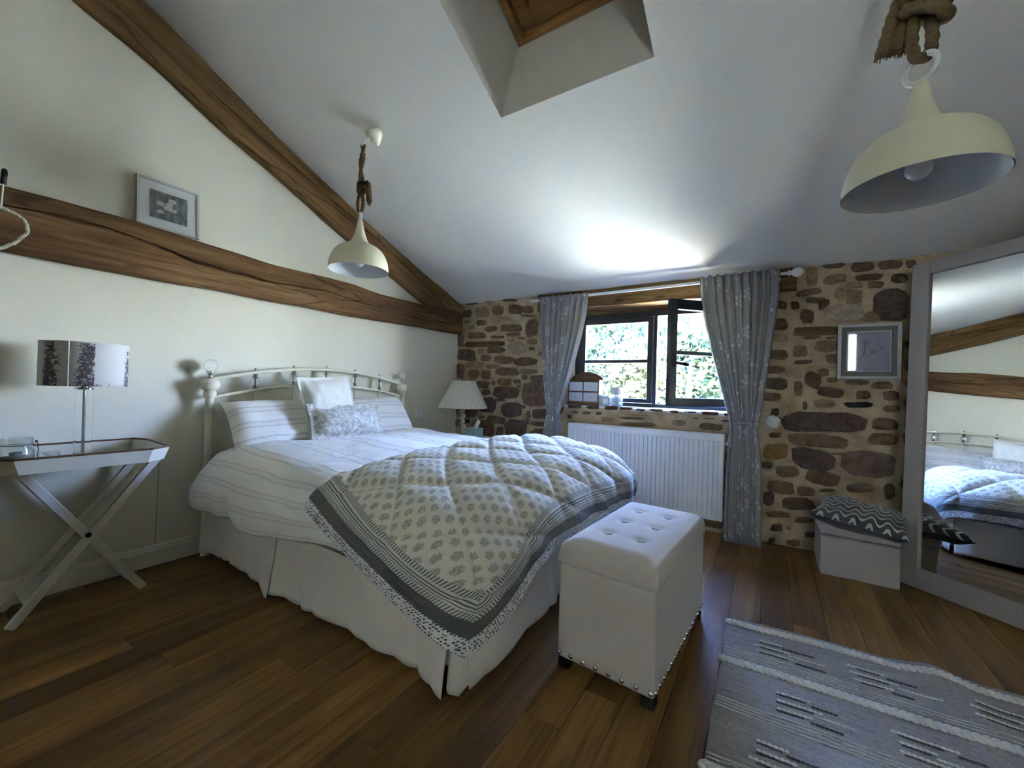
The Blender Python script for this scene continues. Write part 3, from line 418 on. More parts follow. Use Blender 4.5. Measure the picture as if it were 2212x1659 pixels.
def stone_obj(tone, poly, proud):
    n = len(poly); cx = sum(p[0] for p in poly)/n; cz = sum(p[1] for p in poly)/n
    b = MB()
    b.v = [(x-cx, .02, z-cz) for x, z in poly]+[((x-cx)*1.0, -proud*.45+random.uniform(-.002, .002), (z-cz)*1.0) for x, z in poly]
    b.v += [((x-cx)*.72, -proud+random.uniform(-.004, .004), (z-cz)*.72) for x, z in poly]+[(0, -proud+random.uniform(-.003, .003), 0)]
    for i in range(n):
        j = (i+1) % n
        b.f += [(i, j, n+j, n+i), (n+i, n+j, 2*n+j, 2*n+i), (2*n+i, 2*n+j, 3*n)]
    b.uv = [(1, 0)]*(2*n)+[(0, 0)]*(n+1)
    nm = 'timber_piece' if tone == 'W' else ('brick' if tone == 'R' else 'stone')
    return mk(nm, b, M_ST[tone], wall_back, loc=(cx, 3.9, cz), smooth=38)
boxes = []
for s_ in STONES.split('|'):
    t_ = s_.split(' '); poly = [tuple(int(k)/1000 for k in q.split(',')) for q in t_[1:]]
    xs_ = [p[0] for p in poly]; zs_ = [p[1] for p in poly]
    if max(xs_) > 1.6 or max(zs_) > 2.23 or min(zs_) < 0: poly = [(min(x, 1.6), min(max(z, .01), 2.225)) for x, z in poly]
    boxes.append((min(xs_), max(xs_), min(zs_), max(zs_)))
    stone_obj(t_[0], poly, random.uniform(.007, .016))
# the courses that furniture and curtains cover
for (ax, bx_, az, bz) in ((-3.27, -1.35, .03, .60), (-1.7, -.2, .03, .80), (.80, 2.6, .03, 2.05), (-2.1, -1.82, .62, 1.95), (-.15, .05, .05, 1.9)):
    z = az
    while z < bz-.06:
        h = random.uniform(.07, .15); x = ax
        while x < bx_-.05:
            wd = random.uniform(.1, .3); q = (x, min(x+wd, bx_), z, min(z+h, bz))
            if q[1]-q[0] > .05 and not any(q[0] < b_[1] and q[1] > b_[0] and q[2] < b_[3] and q[3] > b_[2] for b_ in boxes):
                cx, cz, a_, c_ = (q[0]+q[1])/2, (q[2]+q[3])/2, (q[1]-q[0])/2, (q[3]-q[2])/2
                poly = []
                for i in range(10):
                    an = 2*pi*(i+random.uniform(-.2, .2))/10; k = random.uniform(.85, 1.02)
                    poly.append((cx+a_*k*math.copysign(abs(cos(an))**.6, cos(an)), cz+c_*k*math.copysign(abs(sin(an))**.6, sin(an))))
                stone_obj(random.choice('DDBBBT'), poly, random.uniform(.006, .014)); boxes.append(q)
            x += wd+random.uniform(.02, .05)
        z += h+random.uniform(.02, .04)
# floor: joint-dark base and single planks
floor_ = struct(mk('floor', MB().box(XW-.1, XR+.1, YB-.2, 4.0, -.1, -.006), M_SUBFLOOR, loc=(0, 0, 0)))
PW = .1455; pb = MB().box(-PW/2+.0012, PW/2-.0012, -.4992, .4992, -.006, 0)
plank0 = None; k = 0; x = -.157-PW*22+PW/2
while x < XR:
    y = YB-random.uniform(0, 1.3)
    while y < YW:
        L = random.uniform(.95, 1.75); y0, y1 = max(y, YB), min(y+L, YW); y += L
        if y1-y0 < .08: continue
        if plank0 is None: plank0 = mk('plank', pb, M_FLOOR, floor_, loc=(x, (y0+y1)/2, 0)); plank0.scale = (1, y1-y0, 1)
        else: share(plank0, 'plank', floor_, (x, (y0+y1)/2, 0), scale=(1, y1-y0, 1))
    x += PW
# ---------------------------------------------------------------- beams
def beam_y(name, ys, zlo, zhi, d, mat, crack=None, hw=.006, cdepth=.03, rnd=.03, seed=0, xoff=0):
    """a hand-hewn beam along the headboard wall; the drying crack is a real groove"""
    b = MB(); rows = None; ns = len(ys)
    for i, y in enumerate(ys):
        a, c = zlo(y)+.009*vn(y*3.1, 1, seed), zhi(y)+.009*vn(y*3.7, 5, seed); h = c-a
        dd = d+.006*vn(y*2.3, 9, seed); cz = crack(y) if crack else (a+c)/2
        wq = hw*(.55+.45*vn(y*7, 3, seed)) if crack else 0
        if crack: wq *= sm(0, .15, (y-ys[0])/(ys[-1]-ys[0]))*sm(1.0, .9, (y-ys[0])/(ys[-1]-ys[0])) if False else 1
        if wq < .0008: wq = .0008
        cd_ = cdepth if crack else 0
        def X(f): return XW+xoff+f
        sec = [(X(-.02), a+.01), (X(dd*.5), a), (X(dd-rnd), a+.002), (X(dd-rnd*.3), a+rnd*.3), (X(dd), a+rnd)]
        for k_ in range(1, 5): zz = lerp(a+rnd, cz-wq, k_/5); sec.append((X(dd+.004*vn(y*5, zz*14, seed)), zz))
        sec += [(X(dd), cz-wq), (X(dd-cd_), cz), (X(dd), cz+wq)]
        for k_ in range(1, 5): zz = lerp(cz+wq, c-rnd, k_/5); sec.append((X(dd+.004*vn(y*5, zz*14, seed)), zz))
        sec += [(X(dd), c-rnd), (X(dd-rnd*.3), c-rnd*.3), (X(dd-rnd), c-.002), (X(dd*.3), c), (X(-.02), c)]
        n_ = len(sec); b.v += [(p[0], y, p[1]) for p in sec]
    for i in range(ns-1):
        for k_ in range(n_): b.f.append((i*n_+k_, i*n_+(k_+1) % n_, (i+1)*n_+(k_+1) % n_, (i+1)*n_+k_))
    b.f += [tuple(range(n_)), tuple((ns-1)*n_+k_ for k_ in range(n_))]
    return mk(name, b, mat, smooth=50)
ysl = [-3.55+i*(3.885+3.55)/150 for i in range(151)]
TC = [(.332, 2.017), (.455, 2.034), (.682, 2.036), (.872, 2.01), (1.138, 1.957), (1.503, 1.941), (1.79, 1.954), (2.033, 1.97), (2.25, 1.95), (2.471, 1.934), (2.812, 1.937), (3.107, 1.899), (3.8, 1.93)]
TH = [(.3, 2.13), (.83, 2.12), (1.3, 2.10), (1.64, 2.085), (2.1, 2.098), (2.3, 2.095), (2.5, 2.075), (3.1, 2.075), (3.7, 2.105)]
tie = beam_y('tie_beam', ysl, lambda y: pw([(0, 1.80), (2.9, 1.806), (3.8, 1.83)], y), lambda y: pw(TH, y), .085, M_OAKY, lambda y: pw(TC, y)+.006*vn(y*9, 2), hw=.0125, cdepth=.05, seed=1)
struct(tag(tie, 'wide rough-hewn oak tie beam lying level across the headboard wall', 'beam'))
RL = [(-.7, 3.93), (.571, 3.24), (.803, 3.155), (1.301, 2.915), (2.007, 2.598), (2.709, 2.309), (3.231, 2.087), (3.86, 1.83)]
ysr = [-.7+i*(3.885+.7)/110 for i in range(111)]
raf = beam_y('rafter', ysr, lambda y: pw(RL, y), lambda y: zc(y)-.004, .075, M_OAKS, lambda y: pw([(0, 3.62), (1.48, 2.997), (1.76, 2.884), (2.288, 2.682), (2.79, 2.493), (3.578, 2.109), (3.8, 2.0)], y), hw=.009, cdepth=.045, seed=5)
struct(tag(raf, 'sloping oak rafter running up the headboard wall under the ceiling', 'beam'))
raf2 = beam_y('rafter', [-.6+i*(3.8+.6)/40 for i in range(41)], lambda y: zc(y)-.20, lambda y: zc(y)-.004, .16, M_OAKS, None, seed=8, xoff=1.345-XW+.0)
struct(tag(raf2, 'dark oak rafter end above the tall mirror', 'beam'))
# ---------------------------------------------------------------- skylight
skr = root('skylight', ((SK[0]+SK[1])/2, 1.7, 2.95), 'pine framed roof window with a dark blind at the top of a deep plastered shaft', 'skylight'); so_ = skr.location
def zs(y): return 3.335+.43*(2.15-y)
X0, X1, Y0, Y1 = -1.372, -.505, 1.30, 2.15
sh = MB()
A = [(SK[0], SK[3], zc(SK[3])), (SK[1], SK[3], zc(SK[3])), (SK[1], SK[2], zc(SK[2])), (SK[0], SK[2], zc(SK[2]))]
B = [(X0, Y1, zs(Y1)), (X1, Y1, zs(Y1)), (X1, Y0, zs(Y0)), (X0, Y0, zs(Y0))]
NS = 6
for side in range(4):
    def low(t):
        if side == 0: return (lerp(SK[0], SK[1], t), SK[3])
        if side == 2: return (lerp(SK[1], SK[0], t), SK[2])
        return (SK[1] if side == 1 else SK[0], lerp(SK[3], SK[2], t))
    def high(t):
        if side == 0: return (lerp(X0, X1, t), Y1)
        if side == 2: return (lerp(X1, X0, t), Y0)
        return (X1 if side == 1 else X0, lerp(Y1, Y0, t))
    sb = MB()
    for i in range(NS+1):
        p, q = low(i/NS), high(i/NS); sb.v += [(p[0], p[1], zc(p[1])), (q[0], q[1], zs(q[1])+.1)]
    sb.f = [(2*i, 2*i+2, 2*i+3, 2*i+1) for i in range(NS)]
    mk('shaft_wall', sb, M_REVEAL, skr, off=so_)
def skbar(nm, x0, x1, y0, y1, dz0, dz1, mat):
    b = MB(); b.add([(x, y, zs(y)+dz) for dz in (dz0, dz1) for x, y in ((x0, y0), (x1, y0), (x1, y1), (x0, y1))], [(3, 2, 1, 0), (4, 5, 6, 7), (0, 1, 5, 4), (1, 2, 6, 5), (2, 3, 7, 6), (3, 0, 4, 7)])
    return mk(nm, b, mat, skr, off=so_, bevel=.003)
f1, f2 = .045, .085
skbar('outer_frame', X0, X0+f1, Y0, Y1, -.005, .1, M_PINE); skbar('outer_frame', X1-f1, X1, Y0, Y1, -.005, .1, M_PINE)
skbar('outer_frame', X0+f1, X1-f1, Y1-f1, Y1, -.005, .1, M_PINE); skbar('outer_frame', X0+f1, X1-f1, Y0, Y0+f1, -.005, .1, M_PINE)
a_, b_, c_, d_ = X0+f1+.006, X1-f1-.006, Y0+f1+.006, Y1-f1-.006
skbar('sash', a_, a_+f2, c_, d_, .025, .1, M_PINE); skbar('sash', b_-f2, b_, c_, d_, .025, .1, M_PINE); skbar('sash', a_+f2, b_-f2, d_-f2, d_, .025, .1, M_PINE); skbar('sash', a_+f2, b_-f2, c_, c_+f2, .025, .1, M_PINE)
M_BLIND = Mat('dark_blind', (.012, .010, .012), .25).m
skbar('blind', X0-.02, X1+.02, Y0-.02, Y1+.02, .10, .11, M_BLIND)
# ---------------------------------------------------------------- window in the stone wall
sillm = Mat('sill_paint', (.80, .79, .76), .7); sillm.bump(sillm.noise(sillm.pos(), 18, 4), .5, .01)
sl = MB().grid(lambda u, v: (lerp(WX0, WX1, u), lerp(3.893, 4.1, v)+(.006*vn(u*26, 1) if v < .1 else 0), 1.022+.012*v+.003*vn(u*14, v*3)), 60, 6)
sl.grid(lambda u, v: (lerp(WX0, WX1, u), 3.893+.006*vn(u*26, 1), lerp(1.004+.010*vn(u*33, 7), 1.022+.003*vn(u*14, 0), v)), 60, 2)
struct(tag(mk('window_sill', sl, sillm.m, smooth=40), 'narrow white painted sill under the open window', 'sill'))
lt = root('lintel', ((WX0+WX1)/2, 3.99, WZ1), 'rough brown timber lintel over the window behind the curtain rod', 'lintel'); lt['kind'] = 'structure'
lb = MB()
lb.grid(lambda u, v: (lerp(-2.15, .17, u), 3.878+.006*vn(u*9, v*3, 4), lerp(2.03, 2.205, v)+.006*vn(u*7, v*2, 6)), 50, 8)
lb.grid(lambda u, v: (lerp(-2.15, .17, u), lerp(3.878+.006*vn(u*9, 0, 4), 4.10, v), 2.03+.006*vn(u*7, 0, 6)), 50, 2)
lb.box(-2.15, .17, 3.886, 4.10, 2.036, 2.198)
mk('front_timber', lb, M_OAKX, lt, off=lt.location, smooth=40)
mk('soffit_board', MB().box(WX0, WX1, 4.10, 4.34, 2.015, 2.05), M_PINE, lt, off=lt.location)  # lighter orange wood puts the yellow daylight on this underside into the colour
mk('top_rail', MB().box(WX0, WX1, 4.085, 4.11, 1.985, 2.03), M_OAK2, lt, off=lt.location)
w1 = sroot('window_1', ((WX0+WX1)/2, 4.13, 1.03)); ow = w1.location
def wp(nm, x0, x1, z0, z1, y0=4.10, y1=4.17, mat=M_FRAME, par=w1, bev=.004): return mk(nm, MB().box(x0, x1, y0, y1, z0, z1), mat, par, off=ow, bevel=bev)
wp('frame_jamb', -1.79, -1.725, 1.035, 1.985); wp('frame_jamb', -.24, -.175, 1.035, 1.985); wp('frame_head', -1.725, -.24, 1.935, 1.985); wp('frame_bottom', -1.725, -.24, 1.035, 1.07); wp('mullion', -.965, -.93, 1.07, 1.935)
fs = wp('fixed_sash', -1.722, -1.668, 1.073, 1.932, 4.085, 4.14)
wp('sash_stile', -1.018, -.968, 1.073, 1.932, 4.085, 4.14); wp('sash_rail', -1.668, -1.018, 1.878, 1.932, 4.085, 4.14); wp('sash_rail', -1.668, -1.018, 1.073, 1.115, 4.085, 4.14)
wp('glazing_bar', -1.668, -1.018, 1.473, 1.507, 4.095, 4.125); wp('pane', -1.668, -1.018, 1.115, 1.473, 4.108, 4.112, M_PANE, bev=0); wp('pane', -1.668, -1.018, 1.507, 1.878, 4.108, 4.112, M_PANE, bev=0)
# opening sash, swung into the room on its far hinges
os_ = bpy.data.objects.new('opening_sash', None); COL.objects.link(os_); os_.parent = w1
hx, hy = -.205, 4.10; fx_, fy_ = -.715, 3.56; SWd = sqrt((hx-fx_)**2+(hy-fy_)**2)
os_.location = (hx-ow[0], hy-ow[1], 1.074-ow[2]); os_.rotation_euler = (0, 0, atan2(fy_-hy, fx_-hx))
SH = .901
def ob(nm, x0, x1, z0, z1, y0=-.025, y1=.025, mat=M_FRAME, bev=.005): return mk(nm, MB().box(x0, x1, y0, y1, z0, z1), mat, os_, bevel=bev)
ob('sash_stile', SWd-.066, SWd, 0, SH); ob('sash_stile', 0, .066, 0, SH); ob('sash_rail', .066, SWd-.066, SH-.084, SH); ob('sash_rail', .066, SWd-.066, 0, .07)
ob('glazing_bar', .066, SWd-.066, .436, .468, -.014, .014); ob('pane', .066, SWd-.066, .07, .436, -.002, .002, M_PANE, 0); ob('pane', .066, SWd-.066, .468, SH-.084, -.002, .002, M_PANE, 0)
hb = MB().box(SWd-.045, SWd-.022, .025, .035, .33, .44).tube([(SWd-.033, .03, .36), (SWd-.033, .07, .36), (SWd-.045, .078, .358), (SWd-.13, .085, .345)], .013, 8)
hb.v = [(x, y, z) for x, y, z in hb.v]; mk('handle', hb, M_IRON, os_, smooth=40)
# ---------------------------------------------------------------- bed
HX = -3.205
bed = root('bed', (-2.1, 2.08, 0), 'cream metal double bed with glass knobs on the headboard posts and a white valance', 'bed'); ob_ = bed.location
def bp(nm, mb, mat, par=bed, smooth=40, **k): return mk(nm, mb, mat, par, off=ob_ if par is bed or par.parent is bed else None, smooth=smooth, **k)
for y in (1.228, 2.934):
    post = bp('post', MB().lathe([(.026, .0), (.026, 1.06), (.029, 1.065), (.038, 1.08), (.036, 1.105), (.030, 1.112), (.048, 1.125), (.056, 1.145), (.055, 1.165), (.047, 1.185), (.030, 1.196), (.018, 1.20)], (HX, y, 0), 20), M_CREAM)
    bp('finial_neck', MB().lathe([(.018, 1.198), (.013, 1.212), (.016, 1.228), (.025, 1.238), (.025, 1.244), (.004, 1.25)], (HX, y, 0), 16), M_CHROME)
    bp('glass_knob', MB().ball((HX, y, 1.283), .042, 16, 10), M_GLASS)
def rz(y, z0, zm): t = (y-1.228)/(2.934-1.228); return z0+(zm-z0)*(1-(2*t-1)**2)
def rail(z0, zm): return [(HX, 1.228+1.706*i/40, rz(1.228+1.706*i/40, z0, zm)) for i in range(41)]
bp('top_rail', MB().tube(rail(1.188, 1.297), .014, 10), M_CREAM); bp('lower_rail', MB().tube(rail(1.062, 1.166), .011, 10), M_CREAM); bp('base_rail', MB().tube([(HX, 1.228, .40), (HX, 2.934, .40)], .013, 8), M_CREAM)
for y in (1.512, 1.796, 2.079, 2.365, 2.641):
    zt, zl = rz(y, 1.188, 1.297), rz(y, 1.062, 1.166); mz = (zt+zl)/2
    bp('spindle', MB().tube([(HX, y, .40), (HX, y, zl)], .006, 8), M_CREAM)
    orn = bp('rail_ornament', MB().lathe([(.009, zl+.003), (.020, zl+.010), (.013, zl+.022), (.021, zl+.030), (.012, zl+.036)], (HX, y, 0), 12).lathe([(.012, zt-.044), (.022, zt-.038), (.014, zt-.028), (.020, zt-.012), (.009, zt-.004)], (HX, y, 0), 12).tube([(HX, y, zl), (HX, y, zt+.02)], .005, 8).ball((HX, y, zt+.024), .0105, 10, 6), M_CHROME)
    bp('glass_bead', MB().ball((HX, y, mz-.003), .031, 14, 9), M_GLASS, orn)
for x in (-3.14, -1.02):
    for y in (1.27, 2.89): bp('caster', MB().lathe([(.022, 0), (.03, .012), (.03, .035), (.012, .045), (.012, .08)], (x, y, 0), 14), M_CHROME)
bp('base', MB().box(-3.15, -.985, 1.235, 2.925, .08, .36), M_VAL, bevel=.02)
# valance: pleated skirt hanging from the base, open at the pleats
def skirt(path, hemf, wave, nm='valance'):
    b = MB(); n = len(path)-1
    def f(u, v):
        x = u*n; i = min(int(x), n-1); t = x-i; p, q = Vector(path[i]), Vector(path[i+1]); P = p.lerp(q, t); d = (q-p).normalized(); nrm = Vector((d.y, -d.x))
        L = sum((Vector(path[k+1])-Vector(path[k])).length for k in range(i))+(q-p).length*t
        dn = (1-v); wv = wave(L, dn); z = lerp(hemf(L), .37, v)
        return (P.x+nrm.x*wv, P.y+nrm.y*wv, z)
    b.grid(f, n*1, 14); return b
def dens(a, b, k): return [tuple(Vector(a).lerp(Vector(b), i/k)) for i in range(k)]
def mkskirt(a, b, k, hem, wave): return bp('valance_panel', skirt(dens(a, b, k)+[b], hem, wave), M_VAL, smooth=170, solid=.003)
w_ = lambda s_: (lambda L, dn: dn*(.013*vn(L*3.1, s_)+.008*sin(L*13+s_*3)+.008*vn(L*11, s_+2)+.016*abs(sin(L*15+2.5*vn(L*5, s_)))*sm(.1, .8, dn))+.006)
mkskirt((-3.20, 1.225), (-2.275, 1.225), 60, lambda L: .050-.025*sm(.3, .9, L)+.006*vn(L*4, 2)-.012*sm(.78, .92, L), lambda L, dn: w_(1)(L, dn)+dn*.03*sm(.80, .925, L))
mkskirt((-2.30, 1.232), (-1.02, 1.225), 90, lambda L: .022+.008*vn(L*3.3, 5)-.012*sm(.95, 1.28, L)+.008*sm(.35, .5, L), lambda L, dn: w_(3)(L, dn)+dn*(.03*sm(.12, 0, L)+.045*sm(1.08, 1.28, L)))
mkskirt((-.985, 1.25), (-.985, 2.94), 90, lambda L: .04+.012*vn(L*4, 8), lambda L, dn: w_(6)(L, dn)+dn*.02)
mkskirt((-.985, 2.94), (-3.15, 2.94), 80, lambda L: .04, w_(9))
bp('corner_pleat', skirt([(-1.02+.035*i/8*1.0, 1.235-.02*i/8) for i in range(9)]+[(-.978, 1.23+.10*i/8) for i in range(1, 9)], lambda L: .03+.02*vn(L*20, 3), lambda L, dn: dn*(.02+.008*sin(L*70)), 'x'), M_VAL, smooth=170, solid=.003)
# mattress
bp('mattress', MB().box(-3.16, -.99, 1.235, 2.925, .372, .675), M_SHEET, bevel=.05, seg=4, smooth=60)
def bic(P, u, v):
    col_ = [cr(rw, v) for rw in P]; return cr(col_, u)
def surf_len(P):
    return None
# duvet
hem = lambda: None
DV = [
 [(-3.03, 1.095, .40), (-2.78, 1.085, .405), (-2.545, 1.09, .41), (-2.24, 1.09, .405), (-1.89, 1.09, .435), (-1.70, 1.10, .465), (-1.50, 1.12, .468), (-1.05, 1.15, .46)],
 [(-3.03, 1.09, .50), (-2.78, 1.075, .52), (-2.545, 1.07, .525), (-2.24, 1.07, .53), (-1.89, 1.08, .54), (-1.70, 1.10, .55), (-1.50, 1.13, .555), (-1.04, 1.16, .55)],
 [(-3.05, 1.16, .62), (-2.8, 1.13, .645), (-2.5, 1.11, .655), (-2.24, 1.12, .65), (-1.89, 1.13, .645), (-1.70, 1.15, .645), (-1.5, 1.17, .645), (-1.02, 1.18, .64)],
 [(-3.08, 1.30, .715), (-2.8, 1.28, .745), (-2.5, 1.28, .745), (-2.2, 1.28, .735), (-1.9, 1.28, .725), (-1.7, 1.28, .715), (-1.5, 1.28, .71), (-1.0, 1.28, .69)],
 [(-3.10, 1.65, .735), (-2.8, 1.65, .765), (-2.5, 1.65, .775), (-2.2, 1.65, .765), (-1.9, 1.65, .750), (-1.7, 1.65, .745), (-1.5, 1.65, .740), (-.98, 1.65, .71)],
 [(-3.10, 2.2, .735), (-2.8, 2.2, .765), (-2.5, 2.2, .775), (-2.2, 2.2, .765), (-1.9, 2.2, .755), (-1.7, 2.2, .75), (-1.5, 2.2, .745), (-.98, 2.2, .71)],
 [(-3.10, 2.65, .74), (-2.8, 2.65, .77), (-2.5, 2.65, .765), (-2.2, 2.65, .76), (-1.9, 2.65, .755), (-1.7, 2.65, .755), (-1.5, 2.65, .75), (-.98, 2.65, .71)],
 [(-3.09, 2.92, .715), (-2.8, 2.92, .735), (-2.5, 2.92, .73), (-2.2, 2.92, .725), (-1.9, 2.92, .725), (-1.7, 2.92, .725), (-1.5, 2.92, .72), (-1.0, 2.92, .69)],
 [(-3.06, 3.06, .60), (-2.8, 3.07, .60), (-2.5, 3.07, .6), (-2.2, 3.07, .6), (-1.9, 3.07, .6), (-1.7, 3.07, .6), (-1.5, 3.07, .6), (-1.02, 3.05, .6)],
 [(-3.05, 3.09, .42), (-2.8, 3.1, .42), (-2.5, 3.1, .42), (-2.2, 3.1, .42), (-1.9, 3.1, .42), (-1.7, 3.1, .42), (-1.5, 3.1, .42), (-1.04, 3.07, .42)]]
def duv(u, v):
    p = bic(DV, u, v); x, y = v*2.0, u*2.5
    edge = sm(0, .05, u)*sm(1, .95, u)
    w1_ = .012*vn(x*4, y*4, 1)+.007*vn(x*9+y*3, y*8, 2)+.004*vn(x*22, y*16, 4)
    low = sm(.28, .10, u); p[1] -= low*(.018*sin(x*8+vn(x*3, 1)*3)*sm(.30, 0, u)+.5*w1_); p[2] -= (1-low)*.03*sm(.66, .78, v); p[2] += (1-low)*w1_*(1-.7*sm(.62, .75, v))+low*.012*vn(x*6, 3)
    return p
db = MB().grid(duv, 110, 90, lambda u, v: (u*2.75, v*2.05))
tag(mk('duvet', db, M_DUVET, smooth=170, solid=.012), 'puffy white duvet with woven grey stripe bands spread over the bed', 'duvet')
# quilt
QC = [
 [(-1.72, 1.055, .615), (-1.47, 1.04, .525), (-1.20, 1.04, .425), (-1.02, 1.055, .345), (-.94, 1.085, .29), (-.885, 1.125, .245)],
 [(-1.73, 1.062, .665), (-1.48, 1.05, .605), (-1.22, 1.05, .54), (-1.03, 1.07, .475), (-.91, 1.12, .42), (-.85, 1.24, .275)],
 [(-1.745, 1.16, .715), (-1.50, 1.14, .70), (-1.25, 1.14, .675), (-1.03, 1.15, .62), (-.89, 1.21, .52), (-.835, 1.40, .335)],
 [(-1.735, 1.40, .765), (-1.50, 1.40, .762), (-1.25, 1.40, .742), (-1.0, 1.42, .69), (-.86, 1.46, .56), (-.84, 1.58, .41)],
 [(-1.73, 1.75, .785), (-1.50, 1.75, .785), (-1.26, 1.75, .772), (-.99, 1.75, .725), (-.85, 1.75, .585), (-.835, 1.76, .445)],
 [(-1.72, 2.15, .79), (-1.50, 2.15, .795), (-1.27, 2.15, .782), (-.985, 2.15, .735), (-.845, 2.15, .59), (-.83, 2.15, .44)],
 [(-1.68, 2.55, .795), (-1.48, 2.55, .80), (-1.26, 2.55, .782), (-.985, 2.55, .735), (-.84, 2.55, .59), (-.83, 2.55, .41)],
 [(-1.65, 2.88, .77), (-1.46, 2.90, .775), (-1.25, 2.90, .758), (-.99, 2.90, .715), (-.84, 2.90, .58), (-.82, 2.90, .38)],
 [(-1.63, 3.06, .64), (-1.45, 3.08, .64), (-1.25, 3.08, .63), (-1.0, 3.06, .60), (-.85, 3.04, .51), (-.82, 3.02, .36)],
 [(-1.62, 3.10, .45), (-1.45, 3.12, .45), (-1.25, 3.12, .44), (-1.02, 3.10, .42), (-.88, 3.07, .38), (-.84, 3.05, .32)]]
QN, QM = 170, 110
def qpos(u, v): return Vector(bic(QC, u, v))
QG = [[qpos(i/QN, j/QM) for j in range(QM+1)] for i in range(QN+1)]
QCU = [[0.0]*(QM+1) for _ in range(QN+1)]; QCV = [[0.0]*(QM+1) for _ in range(QN+1)]
for i in range(1, QN+1):
    for j in range(QM+1): QCU[i][j] = QCU[i-1][j]+(QG[i][j]-QG[i-1][j]).length
for i in range(QN+1):
    for j in range(QM-1, -1, -1): QCV[i][j] = QCV[i][j+1]+(QG[i][j]-QG[i][j+1]).length
def quilt(u, v):
    i, j = round(u*QN), round(v*QM); p = QG[i][j]; a = QG[min(i+1, QN)][j]-QG[max(i-1, 0)][j]; b = QG[i][min(j+1, QM)]-QG[i][max(j-1, 0)]; n = b.cross(a)
    if n.length > 0: n.normalize()
    if n.z < -.05 or (n.z < .25 and u < .3 and v < .8 and n.y > 0): n = -n
    U, W = QCU[i][j], QCV[i][j]
    s1, s2 = (U*.80+W*.75)/.30, (U*.80-W*.75)/.30
    d = min(abs(s1-round(s1)), abs(s2-round(s2)))
    fade = sm(.06, .24, U)*sm(.05, .20, W)*sm(0, .05, v); puff = .030*(1-exp(-d*9))*fade
    n2 = (.005*vn(U*18, W*8, 3)+.006*vn(U*5, W*5, 6))*fade+.009*sin(U*14+vn(U*3, 1)*3)*sm(.30, .08, W)*sm(.35, .8, U)
    return p+n*(puff+n2+.008)
qb = MB().grid(quilt, QN, QM, lambda u, v: (QCU[round(u*QN)][round(v*QM)], QV-QCV[round(u*QN)][round(v*QM)]))
tag(mk('quilt', qb, M_QUILT, smooth=170, solid=.012), 'grey block-printed quilt with charcoal border folded over the foot of the bed', 'quilt')
tagm = Mat('tan_label', (.33, .19, .06), .7).m; qo = bpy.data.objects['quilt']
mk('care_label', MB().box(-.862, -.858, 1.275, 1.318, .275, .315), tagm, qo, off=qo.location)
# pillows and cushions
def pillow(name, wd, ht, th, mat, loc, rot, label, cat, flange=0, pinch=.06, seed=0, sag=0, group=None, plain=False):
    b = MB(); N, Mv = 34, 24
    def f(side):
        def g(u, v):
            a, c = 2*u-1, 2*v-1
            ea = 1-pinch*(1-abs(a)**2.2)*abs(c)**3; ec = 1-pinch*(1-abs(c)**2.2)*abs(a)**3
            x, y = a*wd/2*ec, c*ht/2*ea
            fl_ = 1-2*flange/wd; fh = 1-2*flange/ht; aa, cc = min(abs(a)/fl_, 1), min(abs(c)/fh, 1)
            t = th/2*(max(0, 1-aa**3.2)**.55)*(max(0, 1-cc**3.2)**.55)
            t *= 1+.18*vn(a*2.2, c*2.2, seed)+.07*vn(a*6, c*6, seed+1); t += .0015
            y -= sag*(1-a*a)*(c+1)*.5
            return (x, y, side*t+ .006*vn(a*3, c*3, seed+5))
        return g
    b.grid(f(1), N, Mv, lambda u, v: (v*ht, u*wd)); b.grid(f(-1), N, Mv, (lambda u, v: (.01, .0)) if plain else (lambda u, v: (v*ht, u*wd)), flip=True)
    o = mk(name, b, mat, None, loc=loc, smooth=170); o.rotation_euler = rot; return tag(o, label, cat, group)
def orient(yawdeg, lean, rollz=0):
    """plane standing up: local x along +y of the room, local y up, front towards +x, leaning back"""
    m = Matrix(((0, 0, 1), (1, 0, 0), (0, 1, 0))).to_4x4()
    return (Matrix.Rotation(radians(yawdeg), 4, 'Z') @ Matrix.Rotation(radians(-lean), 4, 'Y') @ Matrix.Rotation(radians(rollz), 4, 'X') @ m).to_euler()
pillow('pillow', .74, .42, .20, M_PILLOW, (-3.02, 1.635, .875), orient(-2, 40, 0), 'white striped pillow leaning on the headboard beside the post nearer the tray table', 'pillow', pinch=.05, seed=1, group='striped bed pillows')
pillow('pillow', .74, .42, .20, M_PILLOW, (-3.02, 2.475, .885), orient(2, 36, 0), 'white striped pillow mostly hidden behind the cushions, near the stone wall', 'pillow', pinch=.05, seed=2, group='striped bed pillows')
pillow('square_cushion', .48, .48, .15, M_CUSH, (-2.93, 1.945, 1.01), orient(4, 17, 4), 'square cream cushion propped upright against the headboard', 'cushion', flange=.03, pinch=.05, seed=3)
pillow('lumbar_cushion', .62, .30, .16, M_VELVET, (-2.80, 2.015, .885), orient(-4, 22, -1), 'oblong silvery beige damask cushion lying in front of the square one', 'cushion', flange=.045, pinch=.05, seed=4)

